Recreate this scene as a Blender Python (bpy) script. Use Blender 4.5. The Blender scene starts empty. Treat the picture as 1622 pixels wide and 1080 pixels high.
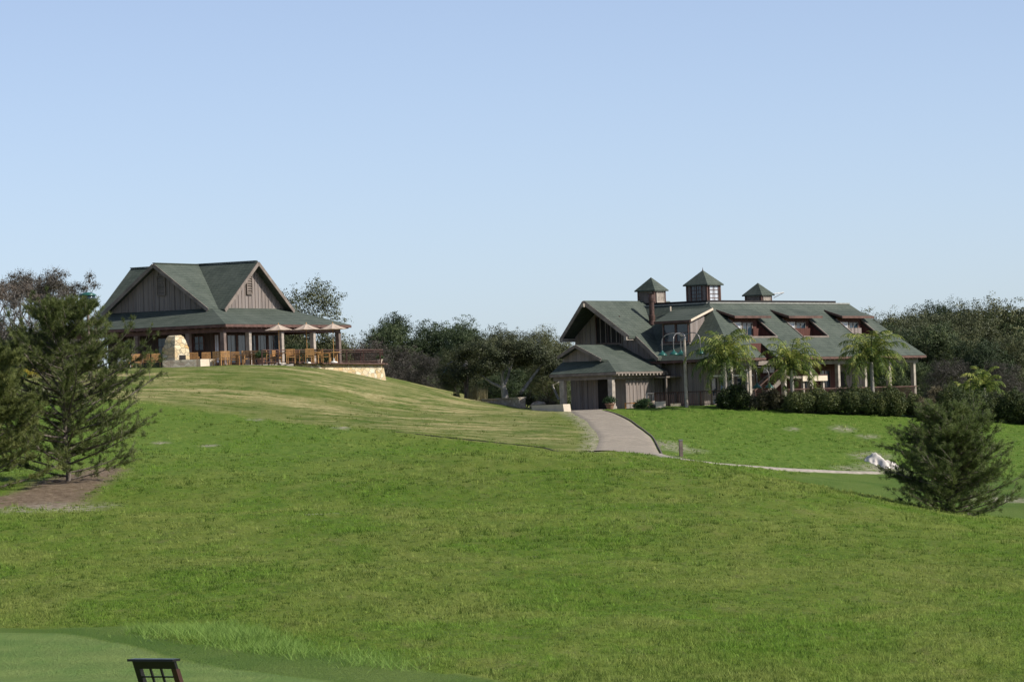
import bpy, math, random
import numpy as np
from mathutils import Vector, Matrix
random.seed(5); rng = np.random.default_rng(11)
D2R = math.radians
scene = bpy.context.scene
C = scene.collection

# ------------------------------------------------------------------ camera
FPX, ROLL, HOR = 6600.0, 0.034, 668.0
pt = math.atan((HOR-540)/FPX)
cF = np.array([0, math.cos(pt), math.sin(pt)]); cR0 = np.array([1., 0, 0]); cU0 = np.array([0, -math.sin(pt), math.cos(pt)])
cR = cR0*math.cos(ROLL)-cU0*math.sin(ROLL); cU = cU0*math.cos(ROLL)+cR0*math.sin(ROLL)
cam_d = bpy.data.cameras.new('camera'); cam = bpy.data.objects.new('camera', cam_d); C.objects.link(cam)
cam_d.sensor_width = 36; cam_d.lens = 36*FPX/1622; cam_d.clip_start = 0.5; cam_d.clip_end = 20000
cam.matrix_world = Matrix(((cR[0], cU[0], -cF[0], 0), (cR[1], cU[1], -cF[1], 0), (cR[2], cU[2], -cF[2], 0), (0, 0, 0, 1)))
scene.camera = cam

# ------------------------------------------------------------------ light
SUN_AZ, SUN_EL = D2R(74), D2R(38)      # azimuth to the right of the direction back to the camera
sd = Vector((math.sin(SUN_AZ)*math.cos(SUN_EL), -math.cos(SUN_AZ)*math.cos(SUN_EL), math.sin(SUN_EL)))
w = bpy.data.worlds.new('World'); scene.world = w; w.use_nodes = True
nt = w.node_tree; bg = nt.nodes['Background']
sky = nt.nodes.new('ShaderNodeTexSky'); sky.sky_type = 'NISHITA'; sky.sun_disc = False
sky.sun_elevation = SUN_EL; sky.sun_rotation = math.atan2(sd.x, sd.y)
sky.altitude = 50; sky.air_density = 0.58; sky.dust_density = 0.6; sky.ozone_density = 3.5
hs = nt.nodes.new('ShaderNodeMix'); hs.data_type = 'RGBA'; hs.blend_type = 'MULTIPLY'; hs.inputs[0].default_value = 1; hs.inputs[7].default_value = (1.045, .995, .985, 1)
sat = nt.nodes.new('ShaderNodeHueSaturation'); sat.inputs['Saturation'].default_value = .82; nt.links.new(sky.outputs[0], sat.inputs['Color']); nt.links.new(sat.outputs[0], hs.inputs[6]); nt.links.new(hs.outputs[2], bg.inputs[0]); bg.inputs[1].default_value = 0.142
sl = bpy.data.lights.new('sun', 'SUN'); sl.energy = 5.0; sl.angle = D2R(0.53); sl.color = (1.0, 0.955, 0.87)
so = bpy.data.objects.new('sun', sl); C.objects.link(so); so.rotation_mode = 'QUATERNION'; so.rotation_quaternion = sd.to_track_quat('Z', 'Y')
scene.view_settings.view_transform = 'Standard'; scene.view_settings.look = 'None'
scene.view_settings.exposure = 0.15; scene.view_settings.gamma = 1.0
scene.render.resolution_x = 1024; scene.render.resolution_y = 681

# ------------------------------------------------------------------ helpers
def pix(px, py, d):
    """point at depth d (metres along Y) seen at photo pixel px, py"""
    r = cF*FPX + cR*(px-811) + cU*(540-py)
    return r*(d/r[1])

def tag(o, label=None, cat=None, group=None, kind=None):
    if label: o['label'] = label
    if cat: o['category'] = cat
    if group: o['group'] = group
    if kind: o['kind'] = kind
    return o

def empty(name, loc, rz=0, label=None, cat=None, group=None):
    o = bpy.data.objects.new(name, None); C.objects.link(o)
    o.location = Vector([float(q) for q in loc]); o.rotation_euler = (0, 0, rz); o.empty_display_size = .3
    return tag(o, label, cat, group)

class MB:
    def __init__(s): s.v = []; s.f = []
    def add(s, vs, fs):
        n = len(s.v); s.v += [tuple(float(c) for c in p) for p in vs]; s.f += [tuple(i+n for i in f) for f in fs]; return s
    def box(s, x0, x1, y0, y1, z0, z1):
        return s.add([(x0,y0,z0),(x1,y0,z0),(x1,y1,z0),(x0,y1,z0),(x0,y0,z1),(x1,y0,z1),(x1,y1,z1),(x0,y1,z1)],
                     [(0,3,2,1),(4,5,6,7),(0,1,5,4),(1,2,6,5),(2,3,7,6),(3,0,4,7)])
    def slab(s, poly, off):
        """polygon (list of 3d points) thickened by vector off"""
        n = len(poly); a = [Vector(p) for p in poly]; b = [p+Vector(off) for p in a]
        fs = [tuple(range(n)), tuple(range(2*n-1, n-1, -1))] + [(i, i+n, (i+1) % n+n, (i+1) % n) for i in range(n)]
        return s.add(a+b, fs)
    def bar(s, p, q, w_, h=None, up=(0, 0, 1)):
        """rectangular bar from p to q, width w_, height h"""
        h = h or w_; p = Vector(p); q = Vector(q); d = (q-p).normalized(); up = Vector(up)
        if abs(d.dot(up)) > .98: up = Vector((1, 0, 0))
        r = d.cross(up).normalized(); u = r.cross(d)
        vs = [e+r*(a*w_/2)+u*(b*h/2) for e in (p, q) for a, b in ((-1,-1),(1,-1),(1,1),(-1,1))]
        return s.add(vs, [(3,2,1,0),(4,5,6,7),(0,1,5,4),(1,2,6,5),(2,3,7,6),(3,0,4,7)])
    def tube(s, pts, rad, n=8, cap=True):
        pts = [Vector(p) for p in pts]; m = len(pts)
        if not hasattr(rad, '__len__'): rad = [rad]*m
        vs = []
        for i, p in enumerate(pts):
            d = (pts[min(i+1, m-1)]-pts[max(i-1, 0)]).normalized()
            up = Vector((0, 0, 1)) if abs(d.z) < .9 else Vector((1, 0, 0))
            r = d.cross(up).normalized(); u = r.cross(d)
            for k in range(n):
                a = 2*math.pi*k/n; vs.append(p+(r*math.cos(a)+u*math.sin(a))*rad[i])
        fs = [(i*n+k, i*n+(k+1) % n, (i+1)*n+(k+1) % n, (i+1)*n+k) for i in range(m-1) for k in range(n)]
        if cap: fs += [tuple(range(n-1, -1, -1)), tuple(range((m-1)*n, m*n))]
        return s.add(vs, fs)
    def lathe(s, prof, n=16, c=(0, 0, 0)):
        """profile [(r,z)]"""
        vs = [(c[0]+r*math.cos(2*math.pi*k/n), c[1]+r*math.sin(2*math.pi*k/n), c[2]+z) for r, z in prof for k in range(n)]
        m = len(prof)
        fs = [(i*n+k, i*n+(k+1) % n, (i+1)*n+(k+1) % n, (i+1)*n+k) for i in range(m-1) for k in range(n)]
        fs += [tuple(range(n-1, -1, -1)), tuple(range((m-1)*n, m*n))]
        return s.add(vs, fs)
    def build(s, name, mat, parent=None, smooth=False):
        me = bpy.data.meshes.new(name); me.from_pydata(s.v, [], s.f); me.update()
        if smooth: me.polygons.foreach_set('use_smooth', [True]*len(me.polygons))
        me.materials.append(mat)
        o = bpy.data.objects.new(name, me); C.objects.link(o)
        if parent: o.parent = parent
        return o

def np_mesh(name, verts, faces, mat, parent=None, attrs=None, smooth=False):
    """verts (N,3), faces (M,k) all the same size, attrs {name: (N,) floats}"""
    k = faces.shape[1]; me = bpy.data.meshes.new(name)
    me.vertices.add(len(verts)); me.vertices.foreach_set('co', np.ascontiguousarray(verts, dtype=np.float32).ravel())
    me.loops.add(faces.size); me.loops.foreach_set('vertex_index', faces.astype(np.int32).ravel())
    me.polygons.add(len(faces)); me.polygons.foreach_set('loop_start', np.arange(0, faces.size, k, dtype=np.int32))
    me.polygons.foreach_set('loop_total', np.full(len(faces), k, dtype=np.int32))
    if smooth: me.polygons.foreach_set('use_smooth', np.ones(len(faces), dtype=bool))
    me.update(calc_edges=True)
    for an, av in (attrs or {}).items():
        a = me.attributes.new(an, 'FLOAT', 'POINT'); a.data.foreach_set('value', np.asarray(av, dtype=np.float32))
    me.materials.append(mat)
    o = bpy.data.objects.new(name, me); C.objects.link(o)
    if parent: o.parent = parent
    return o

def copy_tree(o, parent=None):
    c = o.copy(); C.objects.link(c)
    if parent: c.parent = parent
    for ch in [q for q in bpy.data.objects if q.parent == o]: copy_tree(ch, c)
    return c

# ------------------------------------------------------------------ materials
class NT:
    def __init__(s, name):
        s.m = bpy.data.materials.new(name); s.m.use_nodes = True; s.t = s.m.node_tree
        s.b = s.t.nodes['Principled BSDF']; s.out = s.t.nodes['Material Output']
    def n(s, typ, **kw):
        nd = s.t.nodes.new('ShaderNode'+typ)
        for k, v in kw.items(): setattr(nd, k, v)
        return nd
    def l(s, a, b): s.t.links.new(a, b)
    def coord(s, kind='Object', scale=(1, 1, 1), rot=(0, 0, 0)):
        tc = s.n('TexCoord'); mp = s.n('Mapping'); mp.inputs['Scale'].default_value = scale; mp.inputs['Rotation'].default_value = rot
        s.l(tc.outputs[kind], mp.inputs[0]); return mp.outputs[0]
    def noise(s, vec, scale, detail=4, rough=.6, lo=None, hi=None, dist=0):
        nd = s.n('TexNoise'); nd.inputs['Scale'].default_value = scale; nd.inputs['Detail'].default_value = detail
        nd.inputs['Roughness'].default_value = rough; nd.inputs['Distortion'].default_value = dist; s.l(vec, nd.inputs['Vector'])
        o = nd.outputs['Fac']
        return o if lo is None else s.rng(o, lo, hi)
    def rng(s, v, lo, hi, a=0., b=1.):
        m = s.n('MapRange'); m.inputs[1].default_value = lo; m.inputs[2].default_value = hi; m.inputs[3].default_value = a; m.inputs[4].default_value = b
        m.interpolation_type = 'SMOOTHSTEP'; s.l(v, m.inputs[0]); return m.outputs[0]
    def math(s, op, a, b=None, clamp=False):
        m = s.n('Math', operation=op); m.use_clamp = clamp
        for i, q in enumerate((a, b)):
            if q is None: continue
            if isinstance(q, (int, float)): m.inputs[i].default_value = q
            else: s.l(q, m.inputs[i])
        return m.outputs[0]
    def mix(s, fac, a, b, mode='MIX'):
        m = s.n('Mix', data_type='RGBA', blend_type=mode)
        for i, q in ((0, fac), (6, a), (7, b)):
            if isinstance(q, (int, float)): m.inputs[i].default_value = q
            elif isinstance(q, tuple): m.inputs[i].default_value = (*q, 1)
            else: s.l(q, m.inputs[i])
        return m.outputs[2]
    def bump(s, h, strength, dist):
        b = s.n('Bump'); b.inputs['Strength'].default_value = strength; b.inputs['Distance'].default_value = dist
        s.l(h, b.inputs['Height']); s.l(b.outputs[0], s.b.inputs['Normal'])
    def color(s, c): s.l(c, s.b.inputs['Base Color'])
    def attr(s, name):
        a = s.n('Attribute'); a.attribute_name = name; return a.outputs['Fac']

def mat_plain(name, col, rough=.7, var=.25, scale=3., metal=0, spec=.3):
    t = NT(name); v = t.coord(); f = t.noise(v, scale, 5, .6, .3, .7)
    lo = tuple(c*(1-var) for c in col); hi = tuple(min(1, c*(1+var)) for c in col)
    t.color(t.mix(f, lo, hi)); t.b.inputs['Roughness'].default_value = rough; t.b.inputs['Metallic'].default_value = metal
    t.b.inputs['Specular IOR Level'].default_value = spec
    return t.m

def mat_boards(name, col, period=.32, var=.3):
    t = NT(name); v = t.coord()
    sx = t.n('SeparateXYZ'); t.l(v, sx.inputs[0]); h = t.math('ADD', sx.outputs[0], sx.outputs[1]); hh = t.math('DIVIDE', h, period)
    fr = t.math('FRACT', hh); fl = t.math('FLOOR', hh)
    wn = t.n('TexWhiteNoise', noise_dimensions='1D'); t.l(fl, wn.inputs['W'])
    st = t.noise(t.coord(scale=(5, 5, .5)), 2.2, 5, .7, .25, .75)
    c = t.mix(wn.outputs[0], tuple(q*(1-var) for q in col), tuple(min(1, q*(1+var)) for q in col))
    c = t.mix(st, c, tuple(q*1.0 for q in (col[0]*1.25, col[1]*1.12, col[2]*1.0)))
    stn = t.noise(t.coord(scale=(1, 1, .35)), 1.1, 4, .6, .55, .8)
    c = t.mix(t.math('MULTIPLY', stn, .5), c, (col[0]*.45, col[1]*.42, col[2]*.42))
    seam = t.math('LESS_THAN', fr, .07); c = t.mix(t.math('MULTIPLY', seam, .6), c, (col[0]*.25, col[1]*.25, col[2]*.25))
    t.color(c); t.b.inputs['Roughness'].default_value = .85; t.b.inputs['Specular IOR Level'].default_value = .15
    t.bump(fr, .4, .02)
    return t.m

def mat_shingle(name, c1, c2, c3):
    t = NT(name); v = t.coord()
    sx = t.n('SeparateXYZ'); t.l(v, sx.inputs[0]); h = t.math('ADD', sx.outputs[0], sx.outputs[1])
    cb = t.n('CombineXYZ'); t.l(h, cb.inputs[0]); t.l(sx.outputs[2], cb.inputs[1])
    br = t.n('TexBrick'); t.l(cb.outputs[0], br.inputs['Vector']); br.offset = .5
    br.inputs['Scale'].default_value = 1; br.inputs['Brick Width'].default_value = .34; br.inputs['Row Height'].default_value = .13
    br.inputs['Mortar Size'].default_value = .014; br.inputs['Color1'].default_value = (*c1, 1); br.inputs['Color2'].default_value = (*c2, 1)
    br.inputs['Mortar'].default_value = (c1[0]*.35, c1[1]*.35, c1[2]*.35, 1)
    f = t.noise(v, .55, 5, .65, .35, .72)
    c = t.mix(t.math('MULTIPLY', f, .5), br.outputs[0], c3)
    f2 = t.noise(v, 9, 3, .7, .3, .7); c = t.mix(t.math('MULTIPLY', f2, .3), c, (c1[0]*.5, c1[1]*.5, c1[2]*.5))
    t.color(c); t.b.inputs['Roughness'].default_value = .8; t.b.inputs['Specular IOR Level'].default_value = .25
    rowf = t.math('FRACT', t.math('DIVIDE', sx.outputs[2], .13)); t.bump(rowf, .55, .03)
    return t.m

def mat_stone(name, cols, scale=2.2, mortar=(.3, .27, .2)):
    t = NT(name); v = t.coord(scale=(1, 1, 1.7))
    vo = t.n('TexVoronoi'); vo.inputs['Scale'].default_value = scale; t.l(v, vo.inputs['Vector'])
    vd = t.n('TexVoronoi', feature='DISTANCE_TO_EDGE'); vd.inputs['Scale'].default_value = scale; t.l(v, vd.inputs['Vector'])
    sp = t.n('SeparateColor'); t.l(vo.outputs['Color'], sp.inputs[0])
    rp = t.n('ValToRGB'); t.l(sp.outputs[0], rp.inputs[0]); e = rp.color_ramp.elements
    e[0].position = 0; e[0].color = (*cols[0], 1); e[1].position = 1; e[1].color = (*cols[-1], 1)
    for i, cc in enumerate(cols[1:-1]): el = e.new((i+1)/(len(cols)-1)); el.color = (*cc, 1)
    edge = t.rng(vd.outputs[0], .0, .05)
    n2 = t.noise(v, 12, 4, .7, .3, .7)
    c = t.mix(edge, mortar, rp.outputs[0]); c = t.mix(t.math('MULTIPLY', n2, .3), c, tuple(q*.5 for q in cols[0]))
    t.color(c); t.b.inputs['Roughness'].default_value = .9; t.b.inputs['Specular IOR Level'].default_value = .15
    t.bump(t.math('ADD', edge, t.math('MULTIPLY', n2, .4)), .8, .06)
    return t.m

def mat_leaf(name, cols, trans=.3, clump=1.0, rough=.55):
    """cols: dark, mid, light; leaf to leaf and clump to clump variation"""
    t = NT(name); v = t.coord('Object')
    r = t.attr('rnd'); f = t.noise(v, clump, 3, .6, .32, .68)
    k = t.math('ADD', t.math('MULTIPLY', r, .6), t.math('MULTIPLY', f, .4))
    rp = t.n('ValToRGB'); t.l(k, rp.inputs[0]); e = rp.color_ramp.elements
    e[0].position = .1; e[0].color = (*cols[0], 1); e[1].position = .92; e[1].color = (*cols[2], 1); m = e.new(.55); m.color = (*cols[1], 1)
    oi = t.n('ObjectInfo'); hsv = t.n('HueSaturation'); t.l(rp.outputs[0], hsv.inputs['Color'])
    t.l(t.rng(oi.outputs['Random'], 0, 1, .72, 1.25), hsv.inputs['Value']); t.l(t.rng(oi.outputs['Random'], 0, 1, .515, .488), hsv.inputs['Hue'])
    t.color(hsv.outputs[0]); t.b.inputs['Roughness'].default_value = rough; t.b.inputs['Specular IOR Level'].default_value = .25
    tr = t.n('BsdfTranslucent'); t.l(hsv.outputs[0], tr.inputs[0]); mx = t.n('MixShader'); mx.inputs[0].default_value = trans
    t.l(t.b.outputs[0], mx.inputs[1]); t.l(tr.outputs[0], mx.inputs[2]); t.l(mx.outputs[0], t.out.inputs[0])
    return t.m

M = {}
M['shingle'] = mat_shingle('green_shingle', (.060, .076, .060), (.088, .106, .082), (.118, .132, .108))
M['board_grey'] = mat_boards('weathered_board', (.205, .182, .172))
M['board_red'] = mat_boards('red_brown_board', (.085, .040, .034), .25, .2)
M['trim'] = mat_plain('brown_trim', (.105, .058, .045), .7, .3, 2)
M['trim_grey'] = mat_plain('grey_trim', (.19, .155, .13), .8, .25, 2)
M['post'] = mat_plain('timber_post', (.34, .29, .24), .8, .25, 3)
M['post_dark_shaded'] = mat_plain('dark_and_shaded_post', (.16, .12, .10), .8, .25, 3)  # plain dark timber, also holds the painted shade of clubhouse posts
M['dark'] = mat_plain('dark_interior', (.018, .015, .014), .8, .3, 2)
M['rust'] = mat_plain('rusted_rail', (.085, .045, .035), .75, .3, 4)
M['teak'] = mat_plain('teak', (.42, .225, .085), .55, .3, 5)
M['canvas'] = mat_plain('parasol_canvas', (.45, .355, .275), .9, .06, 2)
M['stone'] = mat_stone('cream_stone', [(.66, .50, .28), (.78, .66, .44), (.55, .36, .15), (.80, .72, .55), (.62, .47, .26)], 2.1)
M['stone_low'] = mat_stone('grey_cream_stone', [(.46, .38, .29), (.60, .52, .41), (.36, .28, .21), (.64, .58, .48)], 3.2)
M['cream'] = mat_plain('cream_panel', (.62, .52, .40), .8, .08, 2)
M['white'] = mat_plain('white_paint', (.75, .72, .66), .6, .06, 2)
M['lamp_green'] = mat_plain('green_enamel', (.018, .095, .075), .3, .1, 2, 0, .6)
M['metal'] = mat_plain('grey_metal', (.22, .21, .20), .45, .2, 3, .6)
M['copper'] = mat_plain('brown_copper', (.085, .048, .038), .6, .35, 4, .2)
M['black'] = mat_plain('black_lacquer', (.010, .008, .009), .3, .2, 4, 0, .4)
M['black_brown'] = mat_plain('dark_brown_and_lit_edge', (.05, .018, .012), .4, .3, 4, 0, .4)  # dark brown frame colour, also sunlight painted on one chair leg
M['terra'] = mat_plain('terracotta', (.24, .13, .085), .8, .25, 5)
M['orange'] = mat_plain('orange_wood', (.55, .22, .05), .5, .15, 3)
M['sand'] = mat_plain('white_sand', (.58, .53, .46), .95, .12, 3)
M['roof_edge'] = mat_plain('ridge_flashing', (.28, .28, .25), .7, .15, 3)
M['curtain'] = mat_plain('white_blind', (.5, .52, .56), .8, .1, 2)
t = NT('window_glass'); t.b.inputs['Base Color'].default_value = (.02, .035, .05, 1); t.b.inputs['Roughness'].default_value = .08; t.b.inputs['Specular IOR Level'].default_value = .5
t.bump(t.noise(t.coord(), 1.5, 2, .5), .08, .05); M['glass'] = t.m
# bark
def mat_bark(name, a, b, sc=4):
    t = NT(name); f = t.noise(t.coord(scale=(2, 2, .7)), sc, 6, .7, .3, .7); t.color(t.mix(f, a, b)); t.b.inputs['Roughness'].default_value = .9
    t.bump(f, .6, .04); return t.m
M['bark_dark'] = mat_bark('dark_bark', (.045, .036, .030), (.12, .10, .085))
M['bark_pale'] = mat_bark('pale_bark', (.10, .09, .08), (.34, .31, .28), 2.5)
M['bark_white'] = mat_bark('white_lichen_bark', (.22, .20, .18), (.62, .58, .52), 2.0)
M['bark_pine'] = mat_bark('pine_bark', (.075, .055, .042), (.20, .165, .135))
M['bark_palm'] = mat_bark('palm_bark', (.20, .18, .15), (.36, .33, .28), 3)
M['leaf_dark'] = mat_leaf('dark_oak_leaf', ((.020, .034, .013), (.052, .075, .028), (.115, .140, .052)), .2, .8)
M['leaf_olive'] = mat_leaf('olive_oak_leaf', ((.034, .042, .018), (.084, .094, .040), (.175, .175, .080)), .22, .8)
M['leaf_brush'] = mat_leaf('grey_brush_leaf', ((.040, .034, .028), (.072, .062, .050), (.115, .100, .078)), .15, 1.2)
M['leaf_bare'] = mat_leaf('brown_sparse_leaf', ((.08, .062, .045), (.14, .115, .085), (.20, .16, .12)), .2, 1.2)
M['leaf_pine'] = mat_leaf('pine_needle', ((.045, .066, .018), (.140, .168, .048), (.29, .31, .110)), .42, 1.2)
M['leaf_pine2'] = mat_leaf('bright_pine_needle', ((.048, .076, .020), (.150, .190, .052), (.30, .34, .115)), .42, 1.2)
M['leaf_palm'] = mat_leaf('palm_leaflet', ((.060, .095, .022), (.19, .25, .050), (.48, .46, .13)), .4, 1.3)
M['leaf_hedge'] = mat_leaf('hedge_leaf', ((.022, .034, .012), (.060, .082, .026), (.150, .160, .052)), .25, 1.5)
M['leaf_tan'] = mat_leaf('tan_shrub_leaf', ((.06, .055, .03), (.13, .11, .06), (.20, .17, .10)), .3, 1.5)
M['leaf_yellow'] = mat_leaf('yellow_flower', ((.2, .2, .03), (.45, .38, .05), (.6, .5, .1)), .3, 1.5)
M['leaf_bright'] = mat_leaf('potted_leaf', ((.03, .06, .02), (.07, .12, .04), (.14, .20, .08)), .35, 2)
M['reed'] = mat_leaf('dry_reed', ((.18, .16, .08), (.30, .27, .15), (.45, .42, .28)), .4, 2)

# ------------------------------------------------------------------ terrain heights
CP = [  # photo px, py, depth
 (0,1080,64),(400,1080,64),(811,1080,63),(1200,1080,64),(1622,1080,65),
 (0,1000,82),(230,1000,82),(500,1000,80),(811,1000,78),(1300,1000,76),(1622,1000,74),
 (811,950,90),(1622,950,90),(0,900,112),(400,900,108),(811,900,105),(1100,900,104),(1300,900,102),(1622,900,108),
 (0,815,150),(200,815,144),(811,850,125),(1300,830,130),(400,800,155),(811,800,150),(1100,800,145),(811,760,180),(600,760,178),
 (110,765,170),(100,720,195),(400,720,205),(600,715,212),(811,722,214),(0,690,215),(100,640,240),(270,640,243),(400,662,238),(600,680,230),(700,692,226),
 (811,692,233),(850,690,234),(900,680,240),(940,713,213),(400,620,256),(270,610,258),(500,610,262),(600,635,260),(700,655,256),(811,660,255),
 (0,600,266),(100,590,268),(0,586,273),(150,584,273),(270,583,273),(400,580,273.5),(470,581,276),(510,584,279),(570,594,282.5),(630,608,287),(700,627,288),(770,638,283),(811,643,276),(870,651,269),
 (905,651,265),(950,649,263),(1000,690,236),(960,662,255),(1045,722,211),
 (1060,652,261),(1100,643.5,264),(1200,651,261),(1300,658,260),(1400,661,260),(1622,674,260),(1100,690,244),(1250,700,244),(1400,702,244),(1550,710,241),
 (1100,730,213),(1200,739,215),(1300,746,218),(1400,749,224),(1622,755,222),(1300,765,198),(1400,785,195),(1400,765,212),(1500,806,182),(1622,800,182),(1622,775,205),
 (1040,731,193),(1100,742,176),(1200,757,168),(1300,777,162),(1400,797,155),(1500,818,148),(1622,850,138),(1500,813,170),(1622,845,160),
]
cp = [pix(*q) for q in CP]
FZ = 4.39                                     # terrace level
for x, y in ((-30,285),(-24,285),(-18,290),(-14,288),(-36,300),(-24,305),(-12,300)): cp.append(np.array([x, y, FZ-.25]))
for x, y, z in ((2,300,1.0),(8,280,.55),(14,275,.5),(20,285,.5),(30,290,.3),(0,330,1.0),(20,340,.5),(40,340,0),(-8,310,1.5),(-30,350,3),(-60,300,4),(-60,200,0),(-60,120,-3),(-60,60,-3.8),(-40,30,-4.2),
                (0,30,-4.2),(40,30,-4.2),(60,80,-4.3),(60,140,-4.6),(60,200,-4.2),(60,260,-2),(60,340,-1),(0,0,-6.0),(30,0,-6),(-30,0,-6),(0,400,-3),(60,400,-3),(-60,400,-2),(0,53,-3.87),(-6,53,-3.87),(-4.6,75,-3.86),(-9,66,-3.86)): cp.append(np.array([x, y, z]))
cp = np.array(cp)
def _U(d2): return d2*np.log(d2+1e-9)*.5
_xy = cp[:, :2]/50.; _d2 = ((_xy[:, None]-_xy[None])**2).sum(-1); _n = len(cp)
_A = np.zeros((_n+3, _n+3)); _A[:_n, :_n] = _U(_d2)+np.eye(_n)*2e-4; _A[:_n, _n] = 1; _A[:_n, _n+1:] = _xy; _A[_n:, :_n] = _A[:_n, _n:].T
_w = np.linalg.solve(_A, np.r_[cp[:, 2], 0, 0, 0])
def terr(x, y):
    x = np.asarray(x, float); y = np.asarray(y, float); sh = x.shape; x = x.ravel(); y = y.ravel(); o = np.empty(len(x))
    for i in range(0, len(x), 40000):
        q = np.c_[x[i:i+40000], y[i:i+40000]]/50.; d2 = ((q[:, None]-_xy[None])**2).sum(-1)
        o[i:i+40000] = _U(d2)@_w[:_n]+_w[_n]+q@_w[_n+1:]
    # fade to a level plain far out
    r = np.maximum(np.abs(x)-58, 0)+np.maximum(y-390, 0)+np.maximum(-y, 0); k = np.clip(r/40, 0, 1); k = k*k*(3-2*k)
    return (o*(1-k)+(-4.0)*k).reshape(sh)
def gz(x, y): return float(terr(np.array([x]), np.array([y]))[0])
def hit(px, py, d0=55, d1=330):
    """first point of the ground seen at a photo pixel"""
    ds = np.arange(d0, d1, .5); r = pix(px, py, 1.0); z = terr(r[0]*ds, r[1]*ds)
    i = np.argmax(z >= r[2]*ds); d = ds[i] if (z >= r[2]*ds).any() else d1
    return np.array([r[0]*d, r[1]*d, gz(r[0]*d, r[1]*d)])

# value noise for geometry
def vnoise(x, y, seed=0):
    xi = np.floor(x).astype(np.int64); yi = np.floor(y).astype(np.int64); fx = x-xi; fy = y-yi
    fx = fx*fx*(3-2*fx); fy = fy*fy*(3-2*fy)
    def h(a, b):
        n = (a*374761393+b*668265263+seed*974634777) & 0xffffffff; n = ((n ^ (n >> 13))*1274126177) & 0xffffffff
        return ((n ^ (n >> 16)) & 0xffff)/65535.
    return (h(xi, yi)*(1-fx)+h(xi+1, yi)*fx)*(1-fy)+(h(xi, yi+1)*(1-fx)+h(xi+1, yi+1)*fx)*fy

# zones, as outlines on the ground (world metres), read off the photo once
def outline(pts): return np.array([hit(*p)[:2] for p in pts])
def inside(poly, x, y):
    c = np.zeros(x.shape, bool); n = len(poly); j = n-1
    for i in range(n):
        xi, yi = poly[i]; xj, yj = poly[j]
        c ^= ((yi > y) != (yj > y)) & (x < (xj-xi)*(y-yi)/(yj-yi+1e-12)+xi); j = i
    return c
def dist_poly(poly, x, y, closed=True):
    d = np.full(x.shape, 1e9); n = len(poly)
    for i in range(n if closed else n-1):
        a = poly[i]; b = poly[(i+1) % n]; ab = b-a; t_ = np.clip(((x-a[0])*ab[0]+(y-a[1])*ab[1])/(ab@ab+1e-9), 0, 1)
        d = np.minimum(d, np.hypot(x-a[0]-t_*ab[0], y-a[1]-t_*ab[1]))
    return d
def soft(poly, x, y, wd):
    s_ = np.where(inside(poly, x, y), 1., -1.)*dist_poly(poly, x, y); return np.clip(.5+s_/(2*wd), 0, 1)
def crestP(x, y, d): return pix(x, y, d)[:2]
mound_front = [hit(*q)[:2] for q in ((-60,610),(100,628),(200,634),(270,640),(400,660),(520,673),(620,683),(700,692),(780,700),(860,708),(935,714))]
Z_mound = np.array(mound_front+[hit(945,700)[:2], hit(938,684)[:2], hit(905,660)[:2], np.array([4.,268.]), np.array([2.,300.]), np.array([-50.,300.]), np.array([-60.,262.])])
Z_mulch = outline([(-60,815),(20,800),(50,806),(110,803),(130,792),(160,768),(185,748),(195,740),(165,740),(130,748),(90,756),(50,772),(0,788),(-60,800)])
green_pts = [(-80,994),(60,996),(225,992),(250,1012),(300,1020),(420,1030),(560,1042),(700,1066),(800,1079)]
Z_green = np.array([hit(*q)[:2] for q in green_pts[:8]]+[np.array([0.2, 62.]), np.array([2.5, 40.]), np.array([2.5, 20.]), np.array([-30., 20.]), np.array([-30., 78.])])
Z_putt = np.array([hit(*q)[:2] for q in ((-80,1002),(100,1004),(200,1020),(270,1046),(360,1058),(450,1069),(520,1079))]+[np.array([-2.5,55.]),np.array([0.,40.]),np.array([0.,20.]),np.array([-30.,20.]),np.array([-30.,75.])])
Z_fair = np.array([hit(*q)[:2] for q in ((1250,753),(1300,749),(1400,750),(1500,752),(1640,757))]+[np.array([40.,225.]), np.array([40.,160.]), np.array([22.,172.]), np.array([16.,176.]), np.array([13.5,186.])])
path_R = [hit(*q)[:2] for q in ((950,650),(975,655),(1000,667),(1022,682),(1040,702),(1047,715),(1050,722))]
path_L = [hit(*q)[:2] for q in ((890,651),(908,656),(928,668),(940,682),(946,696),(942,706),(932,715))]

cart_line = np.array([hit(*q)[:2] for q in ((1040,719),(1070,726),(1100,730.5),(1150,735.5),(1200,740),(1250,743.5),(1300,746),(1345,747.5),(1385,748.5))])
Z_path = np.array(path_R+path_L[::-1])
def path_mask(x, y):
    m = soft(Z_path, x, y, .25); return np.maximum(m, np.clip((.95-dist_poly(cart_line, x, y, False))/.3, 0, 1))

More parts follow.
